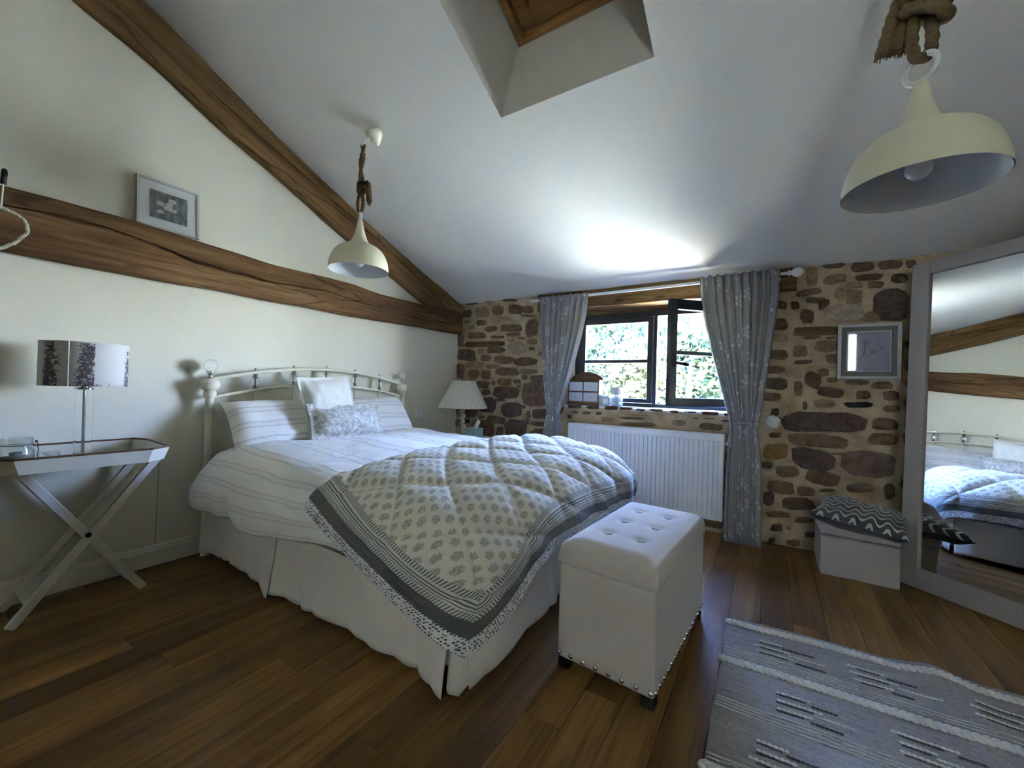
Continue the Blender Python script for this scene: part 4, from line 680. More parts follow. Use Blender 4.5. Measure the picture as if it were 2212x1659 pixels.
# ---------------------------------------------------------------- ottoman
ot = root('storage_ottoman', (-.512, 2.003, 0), 'oatmeal upholstered storage ottoman with buttoned lid and nailheads at the foot of the bed', 'ottoman', rotz=radians(-4.2))
ow_, ol = .42, .83
def box_soft(w2_, l2, z0, z1, n=1): return MB().box(-w2_/2, w2_/2, -l2/2, l2/2, z0, z1)
mk('body', box_soft(ow_-.006, ol-.006, .045, .447), M_OTTO, ot, bevel=.012, seg=3, smooth=50)
BT = [(sx_*.075, sy_*.205) for sy_ in (-1, 0, 1) for sx_ in (-1, 1)]
def lidf(u, v):
    a, c = 2*u-1, 2*v-1; x, y = a*ow_/2*1.0, c*ol/2
    e = min(1-abs(a), (1-abs(c))*2); z = .533+.022*sm(0, .35, e)
    for bx_, by in BT: z -= .013*exp(-((x-bx_)**2+(y-by)**2)/.0012)
    rr_ = .018; return (x-math.copysign(rr_*max(0, 1-(1-abs(a))/.08)*.0, a), y, z-.03*(max(0, 1-(1-abs(a))/.07)**2.5+max(0, 1-(1-abs(c))/.035)**2.5))
lb_ = MB().grid(lidf, 44, 84); nn = len(lb_.v)
per = [(i, 0) for i in range(45)]+[(44, j) for j in range(1, 85)]+[(i, 84) for i in range(43, -1, -1)]+[(0, j) for j in range(83, 0, -1)]
ring = [i*85+j for i, j in per]; lo_ = len(lb_.v); lb_.v += [(lb_.v[k][0]*1.006, lb_.v[k][1]*1.003, .452) for k in ring]
lb_.f += [(ring[k], ring[(k+1) % len(ring)], lo_+(k+1) % len(ring), lo_+k) for k in range(len(ring))]+[tuple(range(lo_, lo_+len(ring)))]
lid = mk('lid', lb_, M_OTTO, ot, smooth=60)
for bx_, by in BT: mk('button', MB().lathe([(.0005, .004), (.012, .003), (.0185, -.001), (.019, -.007)][::-1], (bx_, by, .5465), 18), M_OTTO, lid, smooth=60)
st0 = mk('stud', MB().lathe([(.0108, 0), (.0100, .004), (.0066, .0072), (.0006, .0088)], seg=10), M_CHROME, ot, smooth=60)
def stud(loc, rot):
    global st0
    if st0.get('used'): share(st0, 'stud', ot, loc, rot).pop('used', None)
    else: st0.location = loc; st0.rotation_euler = rot; st0['used'] = 1
for i in range(8): stud((-.195+.39*i/7, -ol/2+.002, .068), (pi/2, 0, 0))
for i in range(16): stud((ow_/2-.002, -.395+.79*i/15, .068), (0, pi/2, 0))
st0.pop('used', None)
for sx_ in (-1, 1):
    for sy_ in (-1, 1): mk('leg', MB().box(sx_*.18-.025, sx_*.18+.025, sy_*.38-.025, sy_*.38+.025, 0, .05), M_BLACK, ot, bevel=.004)
mk('tab', MB().box(ow_/2-.001, ow_/2+.003, .36, .372, .20, .25), M_STOOL, ot)
# ---------------------------------------------------------------- stool and its cushion
stl = root('cube_stool', (.517, 3.645, 0), 'low grey upholstered cube stool standing beside the mirror', 'stool')
mk('body', MB().box(-.20, .20, -.205, .195, .0, .262), M_STOOL, stl, bevel=.012, seg=3, smooth=50)
mk('lid', MB().box(-.203, .203, -.208, .198, .268, .335), M_STOOL, stl, bevel=.014, seg=3, smooth=50)
for i in range(1): mk('piping', MB().tube([(-.2, -.207, .265), (.2, -.207, .265), (.2, .197, .265), (-.2, .197, .265)], .004, 6, closed=True), M_MFRAME, stl)
zc_ = MB(); 
cu = pillow('patterned_cushion', .50, .50, .155, M_ZIG, (.545, 3.595, .385), (radians(3), radians(5), radians(-14)), 'charcoal cushion with wavy cream lines lying on the cube stool', 'cushion', pinch=.09, seed=9, plain=True)
# ---------------------------------------------------------------- leaning mirror
mr = bpy.data.objects.new('standing_mirror', None); COL.objects.link(mr); tag(mr, 'tall taupe framed mirror leaning across the corner beside the stool', 'mirror')
az, ln_ = radians(45.5), radians(4.0)
nrm = Vector((-sin(az)*cos(ln_), -cos(az)*cos(ln_), sin(ln_))); ux = Vector((cos(az), -sin(az), 0)); uz = ux.cross(nrm)*1.0
if uz.z < 0: uz = -uz
Mm = Matrix((ux, -nrm, uz)).transposed().to_4x4() @ Matrix.Rotation(radians(-1.6), 4, 'Y')
mr.matrix_world = Matrix.Translation((.761, 3.58, .004)) @ Mm
MWd, MHt, fr_ = .66, 2.10, .098
for nm, bx in (('frame_stile', (-.03, fr_-.03, 0, MHt)), ('frame_stile', (MWd-fr_-.03, MWd-.03, 0, MHt)), ('frame_rail', (fr_-.03, MWd-fr_-.03, 0, .125)), ('frame_rail', (fr_-.03, MWd-fr_-.03, MHt-.085, MHt))):
    mk(nm, MB().box(bx[0], bx[1], .0, .035, bx[2], bx[3]), M_MFRAME, mr, bevel=.006, seg=3)
mk('glass', MB().box(fr_-.03, MWd-fr_-.03, .018, .024, .125, MHt-.085), M_MIRROR, mr)
mk('backing', MB().box(-.02, MWd-.04, .036, .044, .01, MHt-.01), M_BLACK, mr)
# ---------------------------------------------------------------- radiator
rd = root('radiator', (-1.01, 3.83, .12), 'white panel radiator on the stone wall under the window', 'radiator'); ro = rd.location
RX0, RX1, RZ0, RZ1, RY = -1.715, -.308, .122, .838, 3.805
mk('front_panel', MB().box(RX0, RX1, RY, RY+.012, RZ0, RZ1), M_RAD, rd, off=ro, bevel=.006, seg=3)
mk('rear_panel', MB().box(RX0, RX1, RY+.06, RY+.072, RZ0, RZ1), M_RAD, rd, off=ro, bevel=.006)
mk('top_grille', MB().box(RX0-.004, RX1+.004, RY-.002, RY+.078, RZ1-.004, RZ1+.012), M_RAD, rd, off=ro, bevel=.005)
for x0 in (RX0-.004, RX1): mk('side_cover', MB().box(x0, x0+.004, RY-.002, RY+.078, RZ0, RZ1-.004), M_RAD, rd, off=ro)
rb = MB(); hh_ = (RZ1-RZ0)/2-.045; pr = [(-.0145, .0), (-.0115, -.007), (.0115, -.007), (.0145, 0)]
ol_ = [(-.0145, -hh_), (.0145, -hh_), (.0145, hh_-.006), (.010, hh_), (-.010, hh_), (-.0145, hh_-.006)]
rb.v = [(x, .002, z) for x, z in ol_]+[(x*.74, -.012, z*(1-.008)) for x, z in ol_]; rb.f = [(i, (i+1) % 6, 6+(i+1) % 6, 6+i) for i in range(6)]+[tuple(range(6, 12))]
NR = 35; r0 = None
for i in range(NR):
    x = RX0+.03+(RX1-RX0-.06)*(i+.5)/NR-ro[0]; L_ = (x, RY-ro[1], (RZ0+RZ1)/2-ro[2])
    if r0 is None: r0 = mk('rib', rb, M_RAD, rd, loc=L_)
    else: share(r0, 'rib', rd, L_)
mk('valve', MB().lathe([(.012, -.05), (.014, -.03), (.024, -.028), (.027, -.01), (.027, .03), (.022, .042), (.004, .046)], (RX1+.045, RY+.03, .772), 12, axis='y').tube([(RX1, RY+.04, .772), (RX1+.045, RY+.04, .772)], .009, 8), M_PLASTIC, rd, off=ro, smooth=40)
mk('pipe', MB().tube([(RX1+.045, RY+.06, .77), (RX1+.045, RY+.06, 0)], .009, 8).tube([(RX1, RY+.06, .16), (RX1+.045, RY+.06, .16)], .008, 8), M_RAD, rd, off=ro, smooth=40)
# ---------------------------------------------------------------- curtain rod and curtains
RYd, RZd = 3.785, 2.125
rod = root('curtain_rod', (-1.0, RYd, RZd), 'white curtain rod with fluted ball finials across the lintel', 'curtain rod')
mk('pole', MB().tube([(-2.17, RYd, RZd), (.12, RYd, RZd+.018)], .0135, 12), M_WHITE, rod, off=rod.location, smooth=40)
fin = [(.012, 0), (.022, .006), (.022, .014), (.014, .022), (.022, .032), (.034, .048), (.037, .066), (.031, .086), (.016, .10), (.004, .104)]
mk('finial', MB().lathe([(r, z) for r, z in fin], (.105, RYd, RZd+.018), 16, flute=1, famp=.04, axis='x'), M_WHITE, rod, off=rod.location, smooth=50)
mk('finial', MB().lathe([(r, -z) for r, z in fin[:5]], (-2.16, RYd, RZd), 16, axis='x'), M_WHITE, rod, off=rod.location, smooth=50)
mk('bracket', MB().tube([(.045, 3.87, RZd+.01), (.045, RYd, RZd+.0)], .011, 8).ball((.04, RYd-.01, RZd-.028), .026, 12, 8), M_WHITE, rod, off=rod.location, smooth=50)
mk('bracket', MB().tube([(-2.12, 3.87, RZd), (-2.12, RYd, RZd-.01)], .011, 8), M_WHITE, rod, off=rod.location, smooth=50)
def curtain(name, cen, wid, tops, z1, label, nf, yb, ph):
    rt = root(name, (cen(1.0), yb(1.0), z1), label, 'curtain', 'grey embroidered curtains at the window')
    H_ = tops-z1
    def f(u, v):
        x = cen(v)+(u-.5)*wid(v); dens_ = 1.0/max(wid(v), .12)
        A = min(.036, .015+.010*dens_*.55)*(1 if v > .03 else .7)
        k = u*nf*2*pi+ph+.9*vn(u*5, v*2.2, ph); y = yb(v)+A*sin(k)+.35*A*sin(k*2.3+1)
        z = tops-v*H_+.010*sin(u*nf*2*pi*1.0)*(1 if v < .02 else .25)
        if v < .06: y += .006*sin(u*nf*6.3*2.1)
        return (x+.35*A*cos(k), y, z)
    fab = mk('fabric', MB().grid(f, 150, 70, lambda u, v: (u*1.35, (1-v)*2.15)), M_CURT, rt, off=rt.location, smooth=170, solid=.003)
    return rt
T1 = lambda v: pw([(0, -1.80), (.15, -1.815), (.35, -1.84), (.52, -1.865), (.58, -1.868), (.66, -1.88), (1, -1.90)], v)
W1_ = lambda v: pw([(0, .55), (.1, .53), (.2, .47), (.35, .34), (.5, .19), (.575, .12), (.62, .155), (.75, .20), (1, .24)], v)
c1 = curtain('curtain', T1, W1_, 2.155, .03, 'grey embroidered curtain tied back beside the bedside lamp corner, with a tassel', 8, lambda v: 3.765, .4)
T2 = lambda v: pw([(0, -.235), (.15, -.222), (.35, -.19), (.52, -.165), (.58, -.162), (.66, -.158), (1, -.155)], v)
W2_ = lambda v: pw([(0, .57), (.1, .555), (.2, .49), (.35, .37), (.5, .24), (.575, .17), (.62, .20), (.75, .235), (1, .25)], v)
c2 = curtain('curtain', T2, W2_, 2.175, .0, 'grey embroidered curtain tied back beside the radiator valve, hanging to the floor', 9, lambda v: 3.755, 1.7)
M_TIE = fabric('tieback_cord', (.30, .28, .34)).m
def tieback(rt, cx, z, w2_, y):
    pts = [(cx+w2_*cos(2*pi*i/24), y+.045*sin(2*pi*i/24), z+.012*cos(2*pi*i/24)) for i in range(24)]
    return mk('tieback', MB().tube(pts, .0085, 8, closed=True, lobes=3, twist=120), M_TIE, rt, off=rt.location, smooth=60)
tieback(c1, -1.868, .935, .068, 3.765); tieback(c2, -.162, .965, .095, 3.755)
tz = MB().lathe([(.004, .925), (.012, .915), (.013, .895), (.009, .885), (.016, .875), (.024, .80), (.027, .765)], (-1.775, 3.705, 0), 18, flute=1, famp=.09)
mk('tassel', tz, M_TIE, c1, off=c1.location, smooth=60)
mk('toggle', MB().lathe([(.003, .915), (.006, .905), (.007, .89), (.013, .865), (.002, .863)], (-1.848, 3.705, 0), 12), M_PLASTIC, c1, off=c1.location, smooth=60)
# white shell-like tieback hook on the wall
sh_ = MB(); 
for i in range(7):
    a = pi*(i/6-.5)*1.1; sh_.ball((.035+.032*cos(a)*.9, 3.865, .975+.062*sin(a)), .026, 8, 6, (1.0, .6, 1.0))
sh_ = MB().lathe([(.002, -.035), (.034, -.026), (.052, -.008), (.056, .004), (.046, .018)], (.035, 3.875, .975), 20, flute=1, famp=.09, axis='y')
tag(mk('tieback_hook', sh_, M_WHITE, smooth=50), 'white fluted tieback hook on the stone wall beside the curtain', 'hook')
# ---------------------------------------------------------------- pendants
SHP0 = [(.200, 0), (.199, .012), (.194, .05), (.184, .085), (.166, .122), (.140, .152), (.108, .172), (.080, .182), (.066, .192), (.052, .215), (.040, .245), (.029, .285), (.022, .32), (.0185, .345)]
SHP = [tuple(cr(SHP0, i/44)) for i in range(45)]
def helix(c, r, z0, z1, turns, n, ph=0): return [(c[0]+r*cos(2*pi*turns*i/n+ph), c[1]+r*sin(2*pi*turns*i/n+ph), lerp(z0, z1, i/n)) for i in range(n+1)]
def pendant(loc, label, kind):
    x, y, z = loc; rt = root('pendant_lamp', loc, label, 'pendant lamp', 'cream bell pendants')
    def pp(nm, mb, mat, par=rt, **k): return mk(nm, mb, mat, par, **k)
    shade = pp('shade', MB().lathe(SHP, seg=48) if False else MB().add(*strip(SHP, 48)), M_SHADEOUT, smooth=60)
    pp('shade_lining', MB().add(*strip([(r-.004, z_+.001) for r, z_ in SHP[:28]], 48)), M_SHADEIN, shade, smooth=60)
    bulb = pp('bulb', MB().lathe([(.001, .028), (.018, .031), (.032, .045), (.036, .062), (.032, .082), (.020, .105), (.014, .125), (.014, .15)], seg=20), M_BULB, smooth=60)
    pp('socket', MB().lathe([(.017, .125), (.019, .13), (.019, .19), (.01, .2)], seg=16), M_PLASTIC, smooth=40)
    return rt, pp
def strip(prof, seg):
    vs = [(r*cos(2*pi*k/seg), r*sin(2*pi*k/seg), z) for r, z in prof for k in range(seg)]
    fs = [(i*seg+k, i*seg+(k+1) % seg, (i+1)*seg+(k+1) % seg, (i+1)*seg+k) for i in range(len(prof)-1) for k in range(seg)]; return vs, fs
def knot(pp, z, r, big, tail, ang, s_=1):
    pts = []
    for i in range(90):
        t = i/89*3.4*2*pi; pts.append((r*1.5*cos(t)*(1+.15*sin(t*.4)), r*1.35*sin(t), z+(i/89-.5)*big+.3*r*sin(t*1.5)))
    pp('knot', MB().tube(pts, r, 9, lobes=3, twist=150/s_), M_ROPE, smooth=60)
    dx, dy = cos(ang), sin(ang)
    tp = [(dx*r*1.2, dy*r*1.2, z+big*.35), (dx*r*3.0, dy*r*3.0, z+big*.42), (dx*r*4.0, dy*r*4.0, z+big*.15), (dx*r*4.3, dy*r*4.3, z-tail*.5), (dx*r*4.5, dy*r*4.5, z-tail)]
    tl = pp('rope_tail', MB().tube([cr(tp, i/24) for i in range(25)], lambda t: r*(.95+.55*t), 9, lobes=3, twist=110/s_), M_ROPE, smooth=60)
    fr = MB()
    for i in range(16):
        a = 2*pi*i/16; q = r*random.uniform(.5, 1.35); e_ = (tp[-1][0]+q*cos(a), tp[-1][1]+q*sin(a), tp[-1][2]-random.uniform(.010, .03)*s_)
        fr.tube([(tp[-1][0]+q*.8*cos(a), tp[-1][1]+q*.8*sin(a), tp[-1][2]+.01), e_], .0022*s_, 4)
    f_ = pp('frayed_end', fr, M_ROPE, tl); f_['kind'] = 'stuff'
p1, pp = pendant((-2.433, 1.80, 1.976), 'cream bell pendant on a knotted rope hanging above the bed', 0)
pp('stem', MB().lathe([(.018, .338), (.015, .35), (.011, .40), (.010, .42)], seg=12).tube([(.014*cos(a_*.3), 0, .43+.014*sin(a_*.3)) for a_ in range(22)], .0035, 6), M_WHITE, smooth=40)
lp_ = [(.012, 0, .40), (-.028, .006, .45), (-.026, 0, .50), (0, 0, .55)]
pp('rope_loop', MB().tube([cr([(.0, 0, .56), (-.03, .0, .50), (-.028, 0, .44), (0, 0, .415), (.024, 0, .44), (.022, 0, .50), (.0, 0, .56)], i/40) for i in range(41)], .0115, 9, lobes=3, twist=150), M_ROPE, smooth=60)
knot(pp, .585, .0135, .075, .10, radians(25))
for s_ in (-1, 1): pp('rope', MB().tube([(s_*.011*cos(t*.22+.5*s_), s_*.011*sin(t*.22+.5*s_), .60+.285*t/30) for t in range(31)], .0105, 9, lobes=3, twist=150), M_ROPE, smooth=60)
rz_ = (-2.389+2.433, 1.857-1.80, 2.968-1.976)
pp('cord', MB().tube([cr([(0, 0, .87), (.005, .004, .895), (.03, .035, .945), (rz_[0], rz_[1], rz_[2]-.08)], i/16) for i in range(17)], .005, 8).tube([(.012*cos(t*.3), .012*sin(t*.3)*.3, .885+.012*sin(t*.3)) for t in range(22)], .003, 6), M_WHITE, smooth=60)
rs = MB().lathe([(.064, .0), (.066, -.012), (.058, -.026), (.038, -.056), (.016, -.085), (.008, -.092)], seg=32, flute=1, famp=.025)
ro_ = pp('ceiling_rose', rs, M_CREAM, smooth=50); ro_.location = (rz_[0], rz_[1], rz_[2]+.005); ro_.rotation_euler = (radians(23), 0, 0)
p2_, pp = pendant((.400, 1.815, 1.888), 'cream bell pendant with a thick jute rope hanging near the mirror', 1)
tr_ = [(.043*cos(2*pi*i/28), .012*cos(2*pi*i/28)*0+.02*sin(2*pi*i/28)*0, .390+.043*sin(2*pi*i/28)) for i in range(28)]
rg = pp('ring', MB().tube(tr_, .0095, 10, closed=True), M_WHITE, smooth=60); rg.rotation_euler = (0, 0, radians(-40))
def st_(s, t, z): return (.977*s-.215*t, -.215*s-.977*t, z)      # s across the view from the door side, t towards the room's middle
def rope(nm, P, r, n=60, par=p2_, fl=None): return mk(nm, MB().tube([cr([st_(*q) for q in P], i/n) for i in range(n+1)], fl or r, 14, lobes=3, twist=62, amp=.13), M_ROPE, par, smooth=170)
rope('rope_loop', [(-.012, .004, .62), (-.020, .006, .56), (-.023, .006, .48), (-.014, .004, .436), (.004, 0, .424), (.020, -.004, .442), (.024, -.006, .50), (.016, -.004, .58), (.012, 0, .64)], .0165)
rope('knot', [(-.045, .02, .585), (-.02, .045, .575), (.03, .045, .545), (.055, .015, .53), (.045, -.03, .55), (.0, -.045, .585), (-.045, -.02, .60), (-.035, .035, .615), (.01, .052, .60), (.052, .025, .575), (.05, -.02, .60), (.02, -.035, .64)], .0185, 90)
tz0 = [[(-.01, .02, .655), (-.05, .03, .65), (-.078, .02, .61), (-.09, .015, .55), (-.098+.03*k, .01, .478-.008*k)] for k in range(2)]
for k in range(3):
    P = [(-.005, .02-.02*k, .66), (-.045+.012*k, .03-.02*k, .65), (-.068+.022*k, .02-.02*k, .60), (-.082+.026*k, .015-.02*k, .54), (-.096+.030*k, .012-.02*k, .480+.006*k)]
    tl_ = rope('rope_tail', P, .016, 30, fl=lambda t: .014+.006*t)
    fr = MB(); e0 = P[-1]
    for i in range(18):
        a = 2*pi*i/18; q = random.uniform(.004, .018); fr.tube([st_(e0[0]+q*cos(a), e0[1]+q*sin(a), e0[2]+.012), st_(e0[0]+q*1.2*cos(a)-.004, e0[1]+q*1.2*sin(a), e0[2]-random.uniform(.004, .016))], .002, 4)
    f_ = mk('frayed_end', fr, M_ROPE, tl_); f_['kind'] = 'stuff'
ztop = zc(1.815)-1.888
for s_ in (-1, 1): rope('rope', [(s_*.014, s_*.008, .60), (s_*.016+.012, s_*.01, .68), (s_*.014+.01, -s_*.012, .80), (s_*.012, s_*.012, .95), (0, 0, ztop)], .0165)
# ---------------------------------------------------------------- tray table
tt = root('tray_table', (-2.96, .60, 0), 'white folding tray table with a brown edged tray on crossed legs', 'table'); to = tt.location
M_TWH = Mat('tray_white', (.67, .63, .52), .5).m; M_RIM = Mat('tray_rim_brown', (.10, .045, .018), .45).m
OC = [(-2.725, .33), (-2.70, .79), (-2.765, .88), (-3.12, .895), (-3.235, .855), (-3.245, .34), (-3.13, .275), (-2.79, .275)]
def shr(k, cx=-2.97, cy=.585): return [(cx+(x-cx)*k, cy+(y-cy)*k) for x, y in OC]
lo8, hi8 = shr(.93), OC; n8 = 8
tb = MB(); tb.v = [(x, y, .752) for x, y in lo8]+[(x, y, .760) for x, y in lo8]; tb.f = [tuple(range(8)), tuple(range(8, 16))]+[(i, (i+1) % 8, 8+(i+1) % 8, 8+i) for i in range(8)]
mk('tray_floor', tb, M_TWH, tt, off=to)
for i in range(8):
    j = (i+1) % 8; b = MB(); inn = shr(.975); inl = shr(.905)
    b.v = [(*lo8[i], .752), (*lo8[j], .752), (*hi8[j], .82), (*hi8[i], .82), (*inl[i], .760), (*inl[j], .760), (*inn[j], .82), (*inn[i], .82)]
    b.f = [(0, 1, 2, 3), (7, 6, 5, 4), (0, 4, 5, 1), (3, 2, 6, 7), (0, 3, 7, 4), (1, 5, 6, 2)]
    sd_ = mk('tray_side', b, M_TWH, tt, off=to)
    b = MB(); o1, i1 = shr(1.004), shr(.968); b.v = [(*o1[i], .817), (*o1[j], .817), (*o1[j], .826), (*o1[i], .826), (*i1[i], .817), (*i1[j], .817), (*i1[j], .826), (*i1[i], .826)]
    b.f = [(0, 1, 2, 3), (7, 6, 5, 4), (0, 4, 5, 1), (3, 2, 6, 7), (0, 3, 7, 4), (1, 5, 6, 2)]; mk('rim', b, M_RIM, sd_, off=to)
for x, k_ in ((-2.955, 0), (-3.215, 1)):
    for dx, a, b_ in ((-.024, (.365, .75), (.845, .0)), (.0, (.895, .75), (.362, .0))):
        d = Vector((0, b_[0]-a[0], b_[1]-a[1])).normalized()
        mk('leg', MB().bar((x+dx, a[0], a[1]), (x+dx, b_[0], b_[1]+.004), .038, .022, up=(1, 0, 0)), M_TWH, tt, off=to, bevel=.003)
    if k_ == 0: mk('pivot_bolt', MB().lathe([(.013, 0), (.012, .004), (.006, .006), (.001, .0062)], (x+.011, .612, .372), 14, axis='x'), M_IRON, tt, off=to, smooth=50)
for y, z in ((.425, .085), (.785, .085)): mk('stretcher', MB().bar((-2.98, y, z), (-3.215, y, z), .032, .018), M_TWH, tt, off=to, bevel=.003)
for y in (.40, .86): mk('top_rail', MB().bar((-2.94, y, .738), (-3.23, y, .738), .03, .022), M_TWH, tt, off=to)
# table lamp
tl = root('table_lamp', (-2.985, .588, .762), 'table lamp with a black and white woodland print drum shade on a clear column', 'lamp'); LO = tl.location
def lp(nm, mb, mat, par=tl, **k): return mk(nm, mb, mat, par, **k)
lp('base', MB().lathe([(.055, 0), (.055, .012), (.05, .016), (.012, .02)], seg=24), M_GLASS, smooth=40)
M_COLG = Mat('column_acrylic', (1, 1, 1), .02, Transmission_Weight=1.0, IOR=1.12).m
col_o = lp('column', MB().lathe([(.034, .02), (.034, .355), (.026, .36)], seg=24), M_COLG, smooth=40)
lp('rod', MB().tube([(0, 0, .018), (0, 0, .42)], .006, 10), M_CHROME, smooth=60)
lp('collar', MB().lathe([(.036, .36), (.036, .367), (.016, .37), (.016, .378), (.042, .381), (.042, .387), (.012, .39), (.01, .42)], seg=24), M_CHROME, smooth=40)
b = MB(); SZ0, SZ1, SRd = .378, .597, .163
b.grid(lambda u, v: (SRd*cos(2*pi*u), SRd*sin(2*pi*u), lerp(SZ0, SZ1, v)), 64, 6, lambda u, v: (u, v)); dsh = lp('shade', b, M_TOILE, smooth=60)
lp('shade_lining', MB().add(*strip([(SRd-.003, SZ0+.001), (SRd-.003, SZ1-.001)], 64)), M_DARKIN, dsh, smooth=60)
lp('shade_seam', MB().bar((SRd*cos(-.55)+.0, SRd*sin(-.55), SZ0), (SRd*cos(-.55), SRd*sin(-.55), SZ1), .004, .002), M_PLASTIC, dsh)
lp('spider', MB().tube([(-SRd+.004, 0, .545), (SRd-.004, 0, .545)], .002, 5).tube([(0, -SRd+.004, .545), (0, SRd-.004, .545)], .002, 5).tube([(0, 0, .42), (0, 0, .55)], .006, 6), M_CHROME)
cdm = Mat('clear_cord', (.42, .39, .28), .4).m
cw = [(-.03, -.03, .012), (.02, -.10, .03), (.03, -.16, .055), (-.03, -.20, .07), (-.12, -.22, .085), (-.19, -.30, .07), (-.22, -.36, .02), (-.235, -.38, -.2), (-.24, -.37, -.45), (-.25, -.40, -.70)]
cw = [(-.04, -.03, .012), (.0, -.10, .03), (-.03, -.17, .062), (-.1, -.21, .07), (-.19, -.26, .07), (-.262, -.285, .072), (-.268, -.29, -.02), (-.268, -.285, -.25), (-.27, -.275, -.40), (-.275, -.31, -.47)]
lp('cord', MB().tube([cr(cw, i/60) for i in range(61)], .0032, 6), cdm, smooth=60)
# glass jar lantern and tealight glass on the tray
M_JAR = Mat('jar_glass', (.93, .96, .93), .05, Transmission_Weight=.9, IOR=1.3).m
M_SAND = Mat('wax_cream', (.62, .58, .40), .7).m
jr = root('jar_lantern', (-2.86, .352, .762), 'round glass jar with a black wire handle on the tray table', 'jar')
mk('jar', MB().add(*strip([(.001, .004), (.046, .004), (.054, .012), (.058, .035), (.056, .085), (.048, .105), (.050, .118), (.052, .142), (.049, .143), (.046, .118), (.052, .08), (.053, .04), (.048, .016), (.001, .010)], 28)), M_JAR, jr, smooth=60)
mk('sand', MB().lathe([(.048, .016), (.052, .04), (.051, .055), (.001, .058)], seg=20), M_SAND, jr, smooth=40)
mk('candle', MB().lathe([(.020, .058), (.020, .075), (.002, .077)], seg=14), M_SHEET, jr, smooth=40)
mk('wire_rim', MB().tube([(.0525*cos(2*pi*i/28), .0525*sin(2*pi*i/28), .112) for i in range(28)], .0018, 6, closed=True), M_IRON, jr)
mk('wire_handle', MB().tube([cr([(0, .054, .112), (.005, .062, .118), (.03, .062, .07), (.052, .045, .018), (.062, 0, .006), (.052, -.045, .018), (.03, -.062, .07), (.005, -.062, .118), (0, -.054, .112)], i/50) for i in range(51)], .0018, 6).ball((0, .060, .122), .005, 8, 6), M_IRON, jr)
tg = root('tealight_glass', (-2.90, .455, .762), 'small low tealight glass between the jar and the table lamp', 'candle holder')
mk('cup', MB().add(*strip([(.001, .003), (.028, .003), (.034, .010), (.038, .062), (.035, .062), (.030, .014), (.001, .010)], 24)), M_JAR, tg, smooth=60)
mk('wax', MB().lathe([(.029, .014), (.031, .035), (.001, .036)], seg=18), M_SAND, tg, smooth=40)
# ---------------------------------------------------------------- bedside table, lamp, tissues
bt = root('bedside_table', (-2.84, 3.42, 0), 'small white bedside table mostly hidden between the bed and the stone wall', 'table'); bo = bt.location
mk('top', MB().box(-3.10, -2.50, 3.20, 3.66, .615, .64), M_WHITE, bt, off=bo, bevel=.004)
mk('drawer_box', MB().box(-3.07, -2.53, 3.225, 3.64, .46, .615), M_WHITE, bt, off=bo, bevel=.003)
for x in (-3.06, -2.56):
    for y in (3.235, 3.605): mk('leg', MB().box(x, x+.03, y, y+.03, 0, .46), M_WHITE, bt, off=bo)
mk('drawer', MB().box(-2.53, -2.518, 3.24, 3.62, .475, .60), M_WHITE, bt, off=bo, bevel=.003)
sl_ = root('bedside_lamp', (-2.85, 3.50, .64), 'bedside lamp with a pleated ivory shade on stacked glass balls', 'lamp')
mk('base', MB().lathe([(.055, 0), (.055, .012), (.018, .018)], seg=20), M_CHROME, sl_, smooth=40)
for i, r in enumerate((.030, .022, .034, .022, .034)):
    pass
zz = .018
for r in (.026, .036, .026, .036, .026, .036):
    zz += r; mk('glass_ball', MB().ball((0, 0, zz), r, 16, 10), M_GLASS, sl_, smooth=170); zz += r*.9
mk('rod', MB().tube([(0, 0, .015), (0, 0, .36)], .0045, 8), M_CHROME, sl_, smooth=60)
ps = MB().add(*strip([(.268, .312), (.132, .605)], 96)); ps.v = [(x*(1+.016*(1 if i % 2 else -1)), y*(1+.016*(1 if i % 2 else -1)), z) for i, (x, y, z) in enumerate(ps.v)]
mk('pleated_shade', ps, M_PLEAT, sl_)
mk('shade_ring', MB().tube([(.133*cos(2*pi*i/32), .133*sin(2*pi*i/32), .603) for i in range(32)], .004, 6, closed=True).tube([(-.133, 0, .603), (.133, 0, .603)], .003, 5), M_PLASTIC, sl_)
tx = root('tissue_box', (-2.605, 3.40, .64), 'small pale blue tissue box with one tissue sticking up beside the bedside lamp', 'tissue box')
M_TB = Mat('tissue_card', (.17, .36, .40), .6); M_TB.set('Base Color', M_TB.mix(M_TB.noise(M_TB.co(), 30, 3), (.12, .30, .36), (.35, .45, .40)))
mk('box', MB().box(-.065, .065, -.065, .065, 0, .115), M_TB.m, tx, bevel=.003)
mk('tissue', MB().grid(lambda u, v: (lerp(-.03, .03, u)*(1-.3*v)+.05*v, .012*sin(u*7+v*2), .112+.085*v+.012*sin(u*5)*v), 10, 8), M_SHEET, tx, smooth=170, solid=.002)
# wall socket
sk = root('wall_socket', (XW+.006, 3.26, .87), 'square white wall socket on the headboard wall beside the bed', 'socket')
mk('plate', MB().box(-.006, .005, -.041, .041, -.041, .041), M_PLASTIC, sk, bevel=.003)
mk('insert', MB().lathe([(.021, .0), (.021, .003), (.017, .003), (.017, -.004), (.001, -.004)], (.004, 0, 0), 20, axis='x'), M_RAD, sk, smooth=40)
